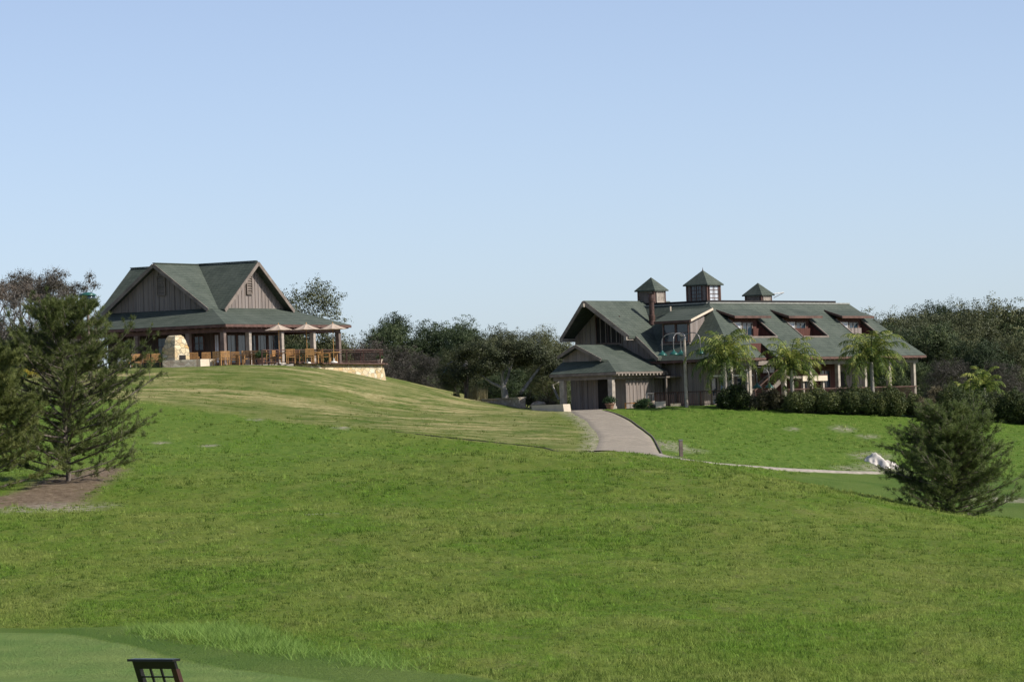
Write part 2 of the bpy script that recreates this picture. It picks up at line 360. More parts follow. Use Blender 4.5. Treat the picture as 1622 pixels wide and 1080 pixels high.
# ------------------------------------------------------------------ grass material (shared by ground and blades)
def mat_grass(name, blade=False):
    t = NT(name); tc = t.n('TexCoord'); v = tc.outputs['Object']
    ms = t.n('Mapping'); ms.inputs['Scale'].default_value = (1, .28, 1); ms.inputs['Rotation'].default_value = (0, 0, .12); t.l(v, ms.inputs[0]); va = ms.outputs[0]
    big = t.noise(va, .22, 5, .68, .36, .64, .6); mid = t.noise(va, .75, 5, .7, .34, .68); fine = t.noise(va, 3.2, 5, .75, .32, .70); ff = t.noise(v, 7., 3, .7, .3, .7)
    g = t.mix(big, (.125, .222, .026), (.245, .282, .064))
    g = t.mix(t.math('MULTIPLY', mid, .60), g, (.078, .150, .016))
    brn = t.noise(va, 1.3, 5, .75, .52, .70); g = t.mix(t.math('MULTIPLY', brn, .5), g, (.25, .215, .095))
    g = t.mix(t.math('MULTIPLY', fine, .6), g, (.180, .222, .034))
    g = t.mix(t.math('MULTIPLY', ff, .42), g, (.040, .072, .008))
    # vivid rough on the far slope
    g = t.mix(t.attr('vivid'), g, t.mix(fine, (.085, .165, .020), (.165, .235, .045)))
    # mound: straw and green bands
    mp = t.n('Mapping'); mp.inputs['Scale'].default_value = (.16, .55, 1.0); t.l(v, mp.inputs[0])
    band = t.noise(mp.outputs[0], 1.1, 7, .78, .42, .58, .5); patch = t.noise(v, .12, 3, .6, .36, .60)
    straw = t.mix(fine, (.36, .305, .135), (.50, .43, .21)); mg = t.mix(mid, (.085, .140, .022), (.150, .188, .042))
    mc = t.mix(t.math('MULTIPLY', band, t.math('ADD', t.math('MULTIPLY', patch, .70), .22)), mg, straw)
    g = t.mix(t.attr('mound'), g, mc)
    fw = t.mix(t.math('MULTIPLY', ff, .45), t.mix(t.noise(va, .35, 4, .65, .35, .65), (.090, .160, .028), (.145, .205, .046)), (.07, .12, .02)); g = t.mix(t.attr('fair'), g, fw)
    gr = t.mix(t.math('MULTIPLY', t.noise(v, 16., 3, .7, .35, .65), .35), t.mix(t.noise(va, .8, 5, .65, .35, .65), (.155, .245, .062), (.225, .290, .085)), (.10, .17, .04)); mw = t.n('Mapping'); mw.inputs['Rotation'].default_value = (0, 0, .25); t.l(v, mw.inputs[0]); sm = t.n('SeparateXYZ'); t.l(mw.outputs[0], sm.inputs[0]); wv = t.rng(t.math('SINE', t.math('MULTIPLY', sm.outputs[1], 1.9)), -.4, .4)
    gr = t.mix(t.math('MULTIPLY', wv, .30), gr, (.115, .18, .05)); g = t.mix(t.attr('green'), g, gr)
    mu = t.mix(t.noise(v, 3., 6, .75, .3, .7), (.12, .080, .050), (.29, .225, .155)); edge = t.math('MULTIPLY', t.attr('mulch'), t.noise(v, 1.5, 4, .7, .15, .5), True)
    g = t.mix(t.rng(edge, .25, .6), g, mu)
    st = t.mix(t.noise(v, 4., 5, .7, .3, .7), (.28, .24, .17), (.5, .45, .36)); g = t.mix(t.math('MULTIPLY', t.attr('bare'), t.noise(v, 2.5, 4, .7, .35, .6)), g, st)
    if blade:
        r = t.attr('rnd'); g = t.mix(t.math('MULTIPLY', t.math('MULTIPLY', r, .85), t.math('SUBTRACT', 1, t.math('MULTIPLY', t.attr('mound'), .8))), g, t.mix(big, (.27, .45, .07), (.43, .48, .14))); g = t.mix(t.attr('tall'), g, t.mix(r, (.11, .22, .03), (.38, .50, .15)))
        g = t.mix(t.attr('tuft'), g, t.mix(r, (.030, .065, .010), (.07, .12, .022)))
    t.color(g); t.b.inputs['Roughness'].default_value = .75; t.b.inputs['Specular IOR Level'].default_value = .04
    if blade:
        tr = t.n('BsdfTranslucent'); t.l(g, tr.inputs[0]); mx = t.n('MixShader'); mx.inputs[0].default_value = .35
        t.l(t.b.outputs[0], mx.inputs[1]); t.l(tr.outputs[0], mx.inputs[2]); t.l(mx.outputs[0], t.out.inputs[0])
    else:
        t.bump(t.math('ADD', t.math('MULTIPLY', fine, .5), t.math('ADD', ff, t.noise(v, 22., 3, .7, .3, .7))), .7, .06)
    return t.m
M['grass'] = mat_grass('lawn_ground'); M['blade'] = mat_grass('grass_blades', True)

def relief(x, y): return .12*(vnoise(x*.8, y*.6, 1)-.5)+.05*(vnoise(x*2.7, y*1.6, 2)-.5)+.04*(vnoise(x*8.5, y*3.5, 3)-.5)
def zones(x, y):
    return dict(mound=soft(Z_mound, x, y, 1.8), mulch=soft(Z_mulch, x, y, 1.6), green=soft(Z_putt, x, y, .12), fair=np.maximum(soft(Z_fair, x, y, 1.0), soft(Z_green, x, y, .25)*(1-soft(Z_putt, x, y, .12))))

# ------------------------------------------------------------------ ground sheet
def build_ground():
    # fan of columns widening with distance, rows getting coarser with distance
    rows = [20.]
    while rows[-1] < 300: rows.append(rows[-1]+max(.22, .0032*rows[-1]) if rows[-1] > 50 else rows[-1]+1.5)
    while rows[-1] < 9000: rows.append(rows[-1]*1.05)
    rows = np.array([-4000, -1000, -300, -80, -20, 0.]+rows)
    tcol = np.linspace(-.15, .15, 641); ext = np.array([.2, .3, .45, .7, 1.2, 3, 10, 40.]); tcol = np.r_[-ext[::-1], tcol, ext]
    wd = np.maximum(np.abs(rows), 60.)
    X = wd[:, None]*tcol[None]; Y = np.repeat(rows[:, None], len(tcol), 1)
    Z = terr(X, Y); z = zones(X, Y)
    near = np.clip((320-Y)/60, 0, 1)*(Y > 40)
    pm = path_mask(X, Y)
    rough = near*(1-z['green'])*(1-z['fair']*.85)*(1-pm)
    am = 1-.5*z['mound']
    Z = Z+rough*am*relief(X, Y)
    Z -= .05*pm
    dp = dist_poly(np.array(mound_front[3:]), X, Y, False); Z -= .10*np.clip(1-dp/.5, 0, 1)*(X > -14)
    viv = np.clip((X-4)/4, 0, 1)*np.clip((Y-205)/10, 0, 1)*(1-z['mound'])*(1-z['fair'])
    viv = np.maximum(viv, np.clip((Y-150)/60, 0, 1)*np.clip((-2-X)/8, 0, 1)*(1-z['mound'])*.75)
    bare = np.zeros_like(X)
    for q, rr in (((75,618),1.6),((300,645+3),.0),((330,707),.5),((405,664),.5),((540,678),.6),((255,702),.5),((1375,692),.7),((1335,680),.8),((1255,681),.5),((1380,722),1.2),((1400,744),1.6),((1340,742),.8),((1612,795),.9),((505,815),.6),((1590,792),1.6),((120,805),1.5),((60,806),1.6),((1055,705),1.2),((1080,712),1.3),((915,660),.9),((945,690),.8)):
        if rr == 0: continue
        h_ = hit(*q); d_ = np.hypot((X-h_[0]), (Y-h_[1])*.45); bare = np.maximum(bare, np.clip(1.3-d_/rr, 0, 1))
    dl = dist_poly(np.array(path_L), X, Y, False); bare = np.maximum(bare, np.clip(1.15-dl/.9, 0, 1)*.9); dr_ = dist_poly(cart_line, X, Y, False); bare = np.maximum(bare, np.clip(1.4-dr_/1.1, 0, 1)*.6)
    n0, n1 = X.shape; idx = np.arange(n0*n1).reshape(n0, n1)
    F_ = np.stack([idx[:-1, :-1], idx[:-1, 1:], idx[1:, 1:], idx[1:, :-1]], -1).reshape(-1, 4)
    at = {k: v_.ravel() for k, v_ in z.items()}; at['vivid'] = viv.ravel(); at['bare'] = bare.ravel()
    o = np_mesh('ground', np.stack([X, Y, Z], -1).reshape(-1, 3), F_, M['grass'], None, at, True)
    tag(o, 'rolling grass hillside with a straw streaked mound and mown turf', 'ground', kind='structure')
build_ground()

# ------------------------------------------------------------------ grass blades
def blades(name, x, y, h, wd, label, tall=0., tuft=None, lean=.5, seed=3, crnd=None):
    r = np.random.default_rng(seed); n = len(x); zq = zones(x, y); z = terr(x, y)-.015+relief(x, y)*(1-.5*zq['mound'])*(1-zq['green'])*(1-zq['fair']*.85)
    a = r.uniform(0, 2*np.pi, n); b = r.uniform(0, 2*np.pi, n); L = h*lean*r.uniform(.2, 1., n)
    dx = np.cos(a)*wd/2; dy = np.sin(a)*wd/2
    v = np.empty((n, 3, 3)); v[:, 0] = np.c_[x-dx, y-dy, z]; v[:, 1] = np.c_[x+dx, y+dy, z]; v[:, 2] = np.c_[x+np.cos(b)*L, y+np.sin(b)*L, z+h]
    zs = zones(x, y); at = {k: np.repeat(q, 3) for k, q in zs.items()}
    at['mulch'] = at['mulch']*0; at['bare'] = np.zeros(n*3)
    viv = np.clip((x-4)/4, 0, 1)*np.clip((y-205)/10, 0, 1)*(1-zs['mound'])*(1-zs['fair']); viv = np.maximum(viv, np.clip((y-150)/60, 0, 1)*np.clip((-2-x)/8, 0, 1)*(1-zs['mound'])*.75)
    at['vivid'] = np.repeat(viv, 3)
    at['rnd'] = np.repeat(r.random(n)*.6 if crnd is None else r.random(n)*.2+crnd*.55, 3); at['rnd'][2::3] += .25
    at['tall'] = np.full(n*3, tall); at['tuft'] = np.repeat(tuft if tuft is not None else np.zeros(n), 3)
    o = np_mesh(name, v.reshape(-1, 3), np.arange(n*3).reshape(-1, 3), M['blade'], None, at)
    return tag(o, label, 'grass', kind='stuff')

def scatter(n, d0, d1, half, seed, power=2.0):
    r = np.random.default_rng(seed); u = r.random(n); d = (d0**(1-power)+u*(d1**(1-power)-d0**(1-power)))**(1/(1-power)); x = r.uniform(-half, half, n)*d
    return x, d
cx_, cy_ = scatter(76000, 54, 262, .133, 21, 1.75)
zz = zones(cx_, cy_); keep = (zz['green'] < .1) & (zz['mulch'] < .5) & (zz['fair'] < .3) & (path_mask(cx_, cy_) < .05)
cx_, cy_ = cx_[keep], cy_[keep]; mo = zones(cx_, cy_)['mound']; r_ = np.random.default_rng(4); nC = len(cx_); K_ = 12
pat = vnoise(cx_*.35+3, cy_*.16, 12)*.6+vnoise(cx_*1.3, cy_*.5, 14)*.4
dens = (r_.random(nC) < .45+.75*pat)*(r_.random(nC) < 1-.35*mo) > 0; cx_, cy_, mo, pat = cx_[dens], cy_[dens], mo[dens], pat[dens]; nC = len(cx_)
sc_ = (cy_/80)**.45; ch = (.035+.060*pat+.07*(r_.random(nC) > .94))*(.55+.8*r_.random(nC))*sc_*(1-.4*mo)
cr = (.05+.06*r_.random(nC))*sc_; dk = (r_.random(nC) < .22+.18*(vnoise(cx_*.2, cy_*.08, 15) > .55))*(.45+.5*r_.random(nC))*(1-.5*mo); crn = r_.random(nC)
g2 = np.random.default_rng(6); rep = lambda a: np.repeat(a, K_)
bx_ = rep(cx_)+g2.normal(size=nC*K_)*rep(cr)*.8; by_ = rep(cy_)+g2.normal(size=nC*K_)*rep(cr)*1.3
blades('grass', bx_, by_, rep(ch)*g2.uniform(.5, 1.15, nC*K_), .013*(by_/60)**.9, 'short rough grass covering the hillside', tuft=rep(dk), lean=1.0, crnd=rep(crn))
# strip of tall bright grass at the edge of the mown turf
tx, ty = [], []
for cx, cy, n, rx in ((238,1000,400,.16),(262,1000,1500,.28),(300,1002,2600,.42),(340,1008,2600,.42),(380,1014,2600,.42),(412,1020,2200,.36),(436,1027,1500,.28),(470,1034,350,.3),(505,1038,450,.28),(560,1048,240,.25),(600,1049,560,.3),(640,1056,300,.3)):
    h_ = hit(cx, cy); rr = np.random.default_rng(int(cx)); tx.append(h_[0]+rr.normal(0, rx, n)); ty.append(h_[1]+rr.normal(0, rx*2.6, n))
tx = np.concatenate(tx); ty = np.concatenate(ty); rr = np.random.default_rng(77)
blades('tall_grass', tx, ty, .03+.30*rr.random(len(tx))**1.5*(.2+1.0*vnoise(tx*2.2, ty*1.0, 6)), .014, 'clump of taller light green grass along the edge of the mown turf', tall=.9, lean=1.6, seed=8)

# ------------------------------------------------------------------ driveway and cart path
t = NT('paver'); v = t.coord(scale=(1, 1, 1), rot=(0, 0, .5))
br = t.n('TexBrick'); t.l(v, br.inputs['Vector']); br.inputs['Scale'].default_value = 1; br.inputs['Brick Width'].default_value = .6; br.inputs['Row Height'].default_value = .3
br.inputs['Mortar Size'].default_value = .02; br.inputs['Color1'].default_value = (.215, .18, .135, 1); br.inputs['Color2'].default_value = (.335, .285, .215, 1); br.inputs['Mortar'].default_value = (.11, .09, .075, 1)
f = t.noise(v, .5, 5, .7, .3, .7); c = t.mix(t.math('MULTIPLY', f, .5), br.outputs[0], (.21, .175, .13)); f2 = t.noise(v, 5, 4, .7, .35, .7); c = t.mix(t.math('MULTIPLY', f2, .35), c, (.36, .31, .24))
t.color(c); t.b.inputs['Roughness'].default_value = .9; t.bump(f2, .4, .02); M['paver'] = t.m
def resample(P_, n):
    P_ = np.array(P_); s_ = np.r_[0, np.cumsum(np.hypot(*np.diff(P_, axis=0).T))]; q = np.linspace(0, s_[-1], n)
    # smooth the polyline
    X = np.interp(q, s_, P_[:, 0]); Y = np.interp(q, s_, P_[:, 1])
    for _ in range(6): X[1:-1] = (X[:-2]+2*X[1:-1]+X[2:])/4; Y[1:-1] = (Y[:-2]+2*Y[1:-1]+Y[2:])/4
    return np.c_[X, Y]
def ribbon(name, A, B, mat, label, lift=.03, nw=12):
    n = len(A); k = np.linspace(0, 1, nw+1)[None, :, None]; G = A[:, None]*(1-k)+B[:, None]*k
    z = terr(G[..., 0], G[..., 1])+lift; z[:, 0] -= .12; z[:, -1] -= .12
    V = np.concatenate([G, z[..., None]], -1).reshape(-1, 3); idx = np.arange(n*(nw+1)).reshape(n, nw+1)
    F_ = np.stack([idx[:-1, :-1], idx[:-1, 1:], idx[1:, 1:], idx[1:, :-1]], -1).reshape(-1, 4)
    return tag(np_mesh(name, V, F_, mat, None, None, True), label, name.replace('_', ' '), kind='structure')
Rp = resample([np.array([7.5, 274.]), np.array([6.6, 268.])]+path_R, 90); Lp = resample([np.array([3.4, 274.]), np.array([3.2, 268.])]+path_L, 90)
ribbon('driveway', Lp, Rp, M['paver'], 'grey brown paved driveway climbing to the porch')
cl = resample(cart_line, 60); tn = np.gradient(cl, axis=0); nn = np.c_[-tn[:, 1], tn[:, 0]]/np.hypot(tn[:, 0], tn[:, 1])[:, None]
M['path'] = mat_plain('pale_concrete', (.31, .27, .22), .9, .2, 3)
ribbon('cart_path', cl-nn*.5, cl+nn*.5, M['path'], 'narrow pale path crossing the foot of the far slope', .045, 4)
M['concrete_dark'] = mat_plain('dark_edging', (.13, .11, .09), .9, .3, 3)
# dark edging along the driveway's right side
e = MB(); E_ = [Vector((p[0], p[1], gz(*p)-.01)) for p in Rp[20:88:2]]
for a, b in zip(E_[:-1], E_[1:]): e.bar(a, b, .06, .09)
tag(e.build('driveway_kerb', M['concrete_dark']), 'thin dark edging strip along the right side of the driveway', 'kerb')

# ------------------------------------------------------------------ building helpers
def wall_box(x0, x1, y0, y1, z0, z1, name, mat, parent, period=.42, battens=True):
    m = MB().box(x0, x1, y0, y1, z0, z1)
    if battens:
        n = int((x1-x0)/period)
        for i in range(1, n): xx = x0+(x1-x0)*i/n; m.box(xx-.03, xx+.03, y0-.03, y0+.005, z0, z1)
        n = int((y1-y0)/period)
        for i in range(1, n): yy = y0+(y1-y0)*i/n; m.box(x0-.03, x0+.005, yy-.03, yy+.03, z0, z1)
    return m.build(name, mat, parent)
def window(axis, c, a0, a1, z0, z1, parent, nx=2, nz=2, frame='trim', glass='glass', fw=.07):
    """window on the plane axis = c, facing towards minus axis; a0..a1 along the wall"""
    def bx(m, p0, p1, q0, q1, r0, r1):
        if axis == 'y': m.box(p0, p1, c+q0, c+q1, r0, r1)
        else: m.box(c+q0, c+q1, p0, p1, r0, r1)
    f = MB(); bx(f, a0-fw, a1+fw, -.08, .0, z0-fw, z0); bx(f, a0-fw, a1+fw, -.085, .0, z1, z1+fw); bx(f, a0-fw, a0, -.082, 0, z0, z1); bx(f, a1, a1+fw, -.082, 0, z0, z1)
    for i in range(1, nx): x = a0+(a1-a0)*i/nx; bx(f, x-.025, x+.025, -.06, -.025, z0, z1)
    for i in range(1, nz): z = z0+(z1-z0)*i/nz; bx(f, a0, a1, -.055, -.03, z-.02, z+.02)
    o = f.build('window', M[frame], parent)
    g = MB(); bx(g, a0, a1, -.03, -.012, z0, z1); g.build('pane', M[glass], o)
    return o
def louvre(axis, c, a, w_, z0, z1, parent, mat='trim_grey'):
    m = MB()
    def bx(p0, p1, q0, q1, r0, r1):
        if axis == 'y': m.box(p0, p1, c+q0, c+q1, r0, r1)
        else: m.box(c+q0, c+q1, p0, p1, r0, r1)
    bx(a-w_/2, a-w_/2+.07, -.09, 0, z0, z1); bx(a+w_/2-.07, a+w_/2, -.09, 0, z0, z1); bx(a-w_/2, a+w_/2, -.092, 0, z1, z1+.07); bx(a-w_/2, a+w_/2, -.092, 0, z0-.07, z0)
    n = 8
    for i in range(n):
        z = z0+(i+.5)*(z1-z0)/n
        if axis == 'y': m.slab([(a-w_/2+.07, c-.07, z-.045), (a+w_/2-.07, c-.07, z-.045), (a+w_/2-.07, c-.005, z+.045), (a-w_/2+.07, c-.005, z+.045)], (0, 0, .02))
        else: m.slab([(c-.07, a-w_/2+.07, z-.045), (c-.005, a-w_/2+.07, z+.045), (c-.005, a+w_/2-.07, z+.045), (c-.07, a+w_/2-.07, z-.045)], (0, 0, .02))
    o = m.build('louvre_vent', M[mat], parent); return o

# ================================================================== LEFT BUILDING
LA = D2R(61); LO = pix(357, 513, 280)
LH = empty('clubhouse', LO, LA, 'single storey restaurant lodge with green cross gable roof and wide porch on the hilltop', 'clubhouse')
TH = (0, 0, -.16)
ev = [(0, 0, 0), (16.2, 0, 0), (16.2, 14.6, 0), (0, 14.6, 0)]; tp = [(3.1, 3.1, 1.24), (12.7, 3.1, 1.24), (12.7, 11.9, 1.24), (3.1, 11.9, 1.24)]
m = MB()
for i in range(4): j = (i+1) % 4; m.slab([ev[i], ev[j], tp[j], tp[i]], TH)
m.build('porch_roof', M['shingle'], LH)
m = MB()     # fascia boards and rafter tails
m.box(-.04, 16.24, -.05, -.005, -.20, -.02); m.box(-.05, -.005, -.05, 14.6, -.203, -.022); m.box(16.205, 16.25, -.05, 14.6, -.203, -.022)
for i in range(27): u = .3+i*.6; m.box(u-.04, u+.04, .0, 1.0, -.27, -.17)
for i in range(23): v = .6+i*.6; m.box(.0, 1.0, v-.04, v+.04, -.27, -.17)
m.build('fascia', M['trim'], LH)
m = MB(); m.box(.45, 15.6, .48, .72, -.52, -.25); m.box(.478, .722, .72, 14, -.522, -.252); m.box(15.4, 15.6, .72, 14, -.524, -.254); m.build('porch_beam', M['trim'], LH)
for (u, v, k) in ((.6, .6, 'post_dark_shaded'), (3.75, .6, 'post'), (7.9, .6, 'post'), (12.07, .6, 'post'), (15.45, .6, 'post_dark_shaded'), (.6, 3.4, 'post_dark_shaded'), (.6, 7.6, 'post_dark_shaded'), (.6, 11.6, 'post_dark_shaded'), (15.45, 5.5, 'post_dark_shaded'), (15.45, 10.5, 'post_dark_shaded')):  # sunlit posts get lighter timber, shaded ones have shade put into their colour
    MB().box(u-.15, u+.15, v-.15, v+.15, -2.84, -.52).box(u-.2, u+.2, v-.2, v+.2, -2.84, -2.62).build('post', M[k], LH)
RZ, HW = 4.45, 4.35; sl_ = (RZ-1.2)/HW
def gable_roof_u(vc, u0, u1, rz, hw, s_, parent, name='main_roof', th=.17):   # ridge along u
    m = MB()
    for sg in (-1, 1): m.slab([(u0, vc, rz), (u1, vc, rz), (u1, vc+sg*hw, rz-s_*hw), (u0, vc+sg*hw, rz-s_*hw)], (0, 0, -th))
    return m
m = MB(); vc, uc = 7.3, 8.1
for sg in (-1, 1):
    m.slab([(2.45, vc, RZ), (13.9, vc, RZ), (13.9, vc+sg*HW, RZ-sl_*HW), (2.45, vc+sg*HW, RZ-sl_*HW)], (0, 0, -.15))
    m.slab([(uc, 2.4, RZ+.012), (uc, 13.0, RZ+.012), (uc+sg*(HW+.1), 13.0, RZ-sl_*(HW+.1)+.012), (uc+sg*(HW+.1), 2.4, RZ-sl_*(HW+.1)+.012)], (0, 0, -.15))
m.build('main_roof', M['shingle'], LH)
m = MB().bar((2.5, vc, RZ+.03), (13.9, vc, RZ+.03), .22, .06).bar((uc, 2.5, RZ+.05), (uc, 13, RZ+.05), .22, .06); m.build('ridge_cap', M['shingle'], LH)
def rake(axis, c, a, hw, rz, s_, parent, mat):
    m = MB()
    for sg in (-1, 1):
        P0 = (c, a, rz-.12) if axis == 'x' else (a, c, rz-.12); P1 = (c, a+sg*hw, rz-s_*hw-.12) if axis == 'x' else (a+sg*hw, c, rz-s_*hw-.12)
        m.bar(P0, P1, .06, .24)
    return m.build('rake_board', M[mat], parent)
rake('x', 2.40, vc, HW, RZ, sl_, LH, 'trim_grey'); rake('y', 2.35, uc, HW+.1, RZ, sl_, LH, 'trim_grey')
def gable_tri(axis, c, a, hw, z0, z1, parent, name='gable_wall', period=.42, th=.2):
    m = MB(); f = lambda aa, z: (c, aa, z) if axis == 'x' else (aa, c, z)
    m.slab([f(a-hw, z0), f(a+hw, z0), f(a, z1)], (th, 0, 0) if axis == 'x' else (0, th, 0))
    n = int(2*hw/period); s_ = (z1-z0)/hw
    for i in range(1, n):
        x = a-hw+2*hw*i/n; zt = z0+s_*(hw-abs(x-a))-.02
        if axis == 'x': m.box(c-.035, c+.005, x-.03, x+.03, z0, zt)
        else: m.box(x-.03, x+.03, c-.035, c+.005, z0, zt)
    return m.build(name, M['board_grey'], parent)
g = gable_tri('x', 3.0, vc, HW-.05, 1.15, RZ-.17, LH); louvre('x', 2.96, 7.05, .72, 2.3, 3.55, g)
g = gable_tri('y', 3.0, uc, HW-.05, 1.15, RZ-.17, LH); louvre('y', 2.96, 7.7, .72, 2.25, 3.6, g)
gable_tri('y', 12.2, uc, HW-.05, 1.15, RZ-.17, LH)
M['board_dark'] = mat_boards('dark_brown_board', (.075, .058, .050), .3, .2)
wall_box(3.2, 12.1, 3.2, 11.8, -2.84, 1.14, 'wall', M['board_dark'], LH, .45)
for a0, a1, gl, nx in ((3.45, 3.95, 'curtain', 1), (5.05, 6.15, 'glass', 1), (6.35, 7.35, 'glass', 1), (7.75, 8.7, 'glass', 1), (8.95, 10.05, 'glass', 1), (10.3, 11.6, 'glass', 2)):
    window('y', 3.2, a0, a1, -2.5, -.62, LH, nx, 1, 'trim', gl)
window('x', 3.2, 3.9, 4.6, -1.6, -.7, LH, 2, 2, 'trim'); window('x', 3.2, 6.2, 7.6, -1.9, -.7, LH, 2, 2, 'trim'); window('x', 3.2, 9.2, 10.4, -1.9, -.7, LH, 2, 2, 'trim')
MB().box(3.12, 3.19, 4.7, 5.75, -2.84, -.75).build('door', M['board_red'], LH)

def Lw(u, v, z=0.): return Vector([float(q) for q in LO])+Vector((u*math.cos(LA)-v*math.sin(LA), u*math.sin(LA)+v*math.cos(LA), z))
# terrace slab following the brow of the hill
fr = [pix(150, 582, 276.4)[:2], pix(300, 582, 276.8)[:2], pix(415, 580, 277.2)[:2]]
pl = [(p[0], p[1]) for p in fr]+[tuple(Lw(1.5, -4.4)[:2]), tuple(Lw(12.75, -4.4)[:2]), tuple(Lw(14.4, -3.6)[:2]), tuple(Lw(14.4, 0.2)[:2]), tuple(Lw(17, 0.2)[:2]), tuple(Lw(17, 16)[:2]), tuple(Lw(-6, 16)[:2])]
TZ = float(LO[2])-2.84
m = MB().slab([(x, y, TZ) for x, y in pl], (0, 0, -.5)); M['concrete'] = mat_plain('terrace_concrete', (.30, .27, .24), .9, .15, 2)
tag(m.build('terrace', M['concrete']), 'paved dining terrace along the brow of the hill', 'terrace', kind='structure')

# retaining wall with battered end below the terrace rail
W0 = Lw(1.5, -4.45, -2.86); W1 = Lw(12.8, -4.45, -2.95); W2 = Lw(14.5, -3.6, -2.95)
m = MB(); pts = [W0, W1, W2, Lw(14.5, .4, -2.95)]; n_ = []
outn = [Vector((0, 0, 0))]*4
d01 = (W1-W0).normalized(); n01 = Vector((d01.y, -d01.x, 0)); d12 = (W2-W1).normalized(); n12 = Vector((d12.y, -d12.x, 0)); n12.z = 0; d23 = (pts[3]-W2).normalized(); n23 = Vector((d23.y, -d23.x, 0))
outn = [n01, (n01+n12).normalized(), (n12+n23).normalized(), n23]
top = pts; bot = [p+q*.45-Vector((0, 0, 2.6)) for p, q in zip(pts, outn)]; inn = [p-q*.55 for p, q in zip(pts, outn)]; inb = [p-Vector((0, 0, 2.6)) for p in inn]
for i in range(3): m.add([bot[i], bot[i+1], top[i+1], top[i], inb[i], inb[i+1], inn[i+1], inn[i]], [(0,1,2,3),(7,6,5,4),(3,2,6,7),(0,4,5,1)])
m.add([bot[0], top[0], inn[0], inb[0]], [(0,1,2,3)]); m.add([bot[3], top[3], inn[3], inb[3]], [(3,2,1,0)])
rw = m.build('retaining_wall', M['stone']); tag(rw, 'battered cream stone retaining wall holding up the right end of the terrace', 'stone wall')
m = MB()
for a, b in zip(pts[:-1], pts[1:]): m.bar(a+Vector((0, 0, .045)), b+Vector((0, 0, .045)), .66, .09)
m.build('coping', M['trim'], rw)

# terrace railing
R0_ = Lw(-2.5, -4.42); A_ = [R0_, Lw(1.5, -4.42), Lw(12.75, -4.42), Lw(14.35, -3.65), Lw(14.35, -.1)]
RL = empty('terrace_railing', (A_[0].x, A_[0].y, TZ), 0, 'rust brown metal railing running along the edge of the dining terrace', 'railing')
off = Vector((A_[0].x, A_[0].y, TZ)); AR = [Vector((p.x, p.y, TZ))-off for p in A_]
AR[0].z = .0
m = MB(); m2 = MB(); m3 = MB()
for a, b in zip(AR[:-1], AR[1:]):
    m.bar(a+Vector((0, 0, .92)), b+Vector((0, 0, .92)), .09, .06); m2.bar(a+Vector((0, 0, .12)), b+Vector((0, 0, .12)), .04, .04); m2.bar(a+Vector((0, 0, .78)), b+Vector((0, 0, .78)), .03, .03)
    L_ = (b-a).length; n = max(1, int(L_/.13))
    for i in range(n): p = a+(b-a)*((i+.5)/n); m3.bar(p+Vector((0, 0, .12)), p+Vector((0, 0, .78)), .009)
m.build('top_rail', M['rust'], RL); m2.build('mid_rail', M['rust'], RL); m3.build('baluster_panel', M['rust'], RL)
for a, b in zip(AR[:-1], AR[1:]):
    L_ = (b-a).length; n = max(1, round(L_/2.25))
    for i in range(n):
        p = a+(b-a)*(i/n); MB().bar(p+Vector((0, 0, -.45)), p+Vector((0, 0, .9)), .09, .09).build('post', M['rust'], RL)

# outdoor fireplace: stepped boulder chimney
FPp = pix(279, 572, 278.2); FZ0 = TZ
fpr = empty('outdoor_fireplace', (FPp[0], FPp[1], FZ0), D2R(52), 'pale stone outdoor fireplace with stepped tapering chimney on the terrace', 'fireplace')
m = MB()
def ring(hx, hy, z, jit, sd_):
    r = random.Random(sd_); return [(hx*sx*(1+r.uniform(-jit, jit)), hy*sy*(1+r.uniform(-jit, jit)), z) for sx, sy in ((-1,-1),(0,-1.03),(1,-1),(1.03,0),(1,1),(0,1.03),(-1,1),(-1.03,0))]
rings = [ring(.72, .56, 0, .02, 1), ring(.72, .56, .55, .03, 2), ring(.70, .55, 1.30, .03, 3), ring(.66, .52, 1.40, .05, 4), ring(.56, .46, 1.62, .05, 5), ring(.53, .44, 1.80, .04, 6), ring(.40, .36, 2.05, .06, 7), ring(.28, .28, 2.14, .04, 8)]
for i in range(len(rings)-1):
    m.add(rings[i]+rings[i+1], [(k, (k+1) % 8, (k+1) % 8+8, k+8) for k in range(8)])
m.add(rings[-1], [tuple(range(8))])
m.build('chimney_mass', M['stone'], fpr)
MB().box(-.3, .3, -.61, -.5, .25, .8).build('firebox', M['dark'], fpr)
# low seat walls beside it
a = pix(258, 578, 277.0); b = pix(311, 577, 277.0); c_ = pix(338, 576, 278.4)
m = MB().bar((a[0], a[1], TZ+.1), (b[0], b[1], TZ+.1), .45, .75)
lw = m.build('seat_wall', M['stone_low']); tag(lw, 'low mottled stone seat wall directly in front of the outdoor fireplace', 'stone wall')
m = MB().bar((b[0]+.1, b[1], TZ+.12), (c_[0], c_[1], TZ+.12), .45, .72); lw = m.build('seat_wall', M['cream']); tag(lw, 'short pale rendered seat wall at the right of the outdoor fireplace', 'stone wall')

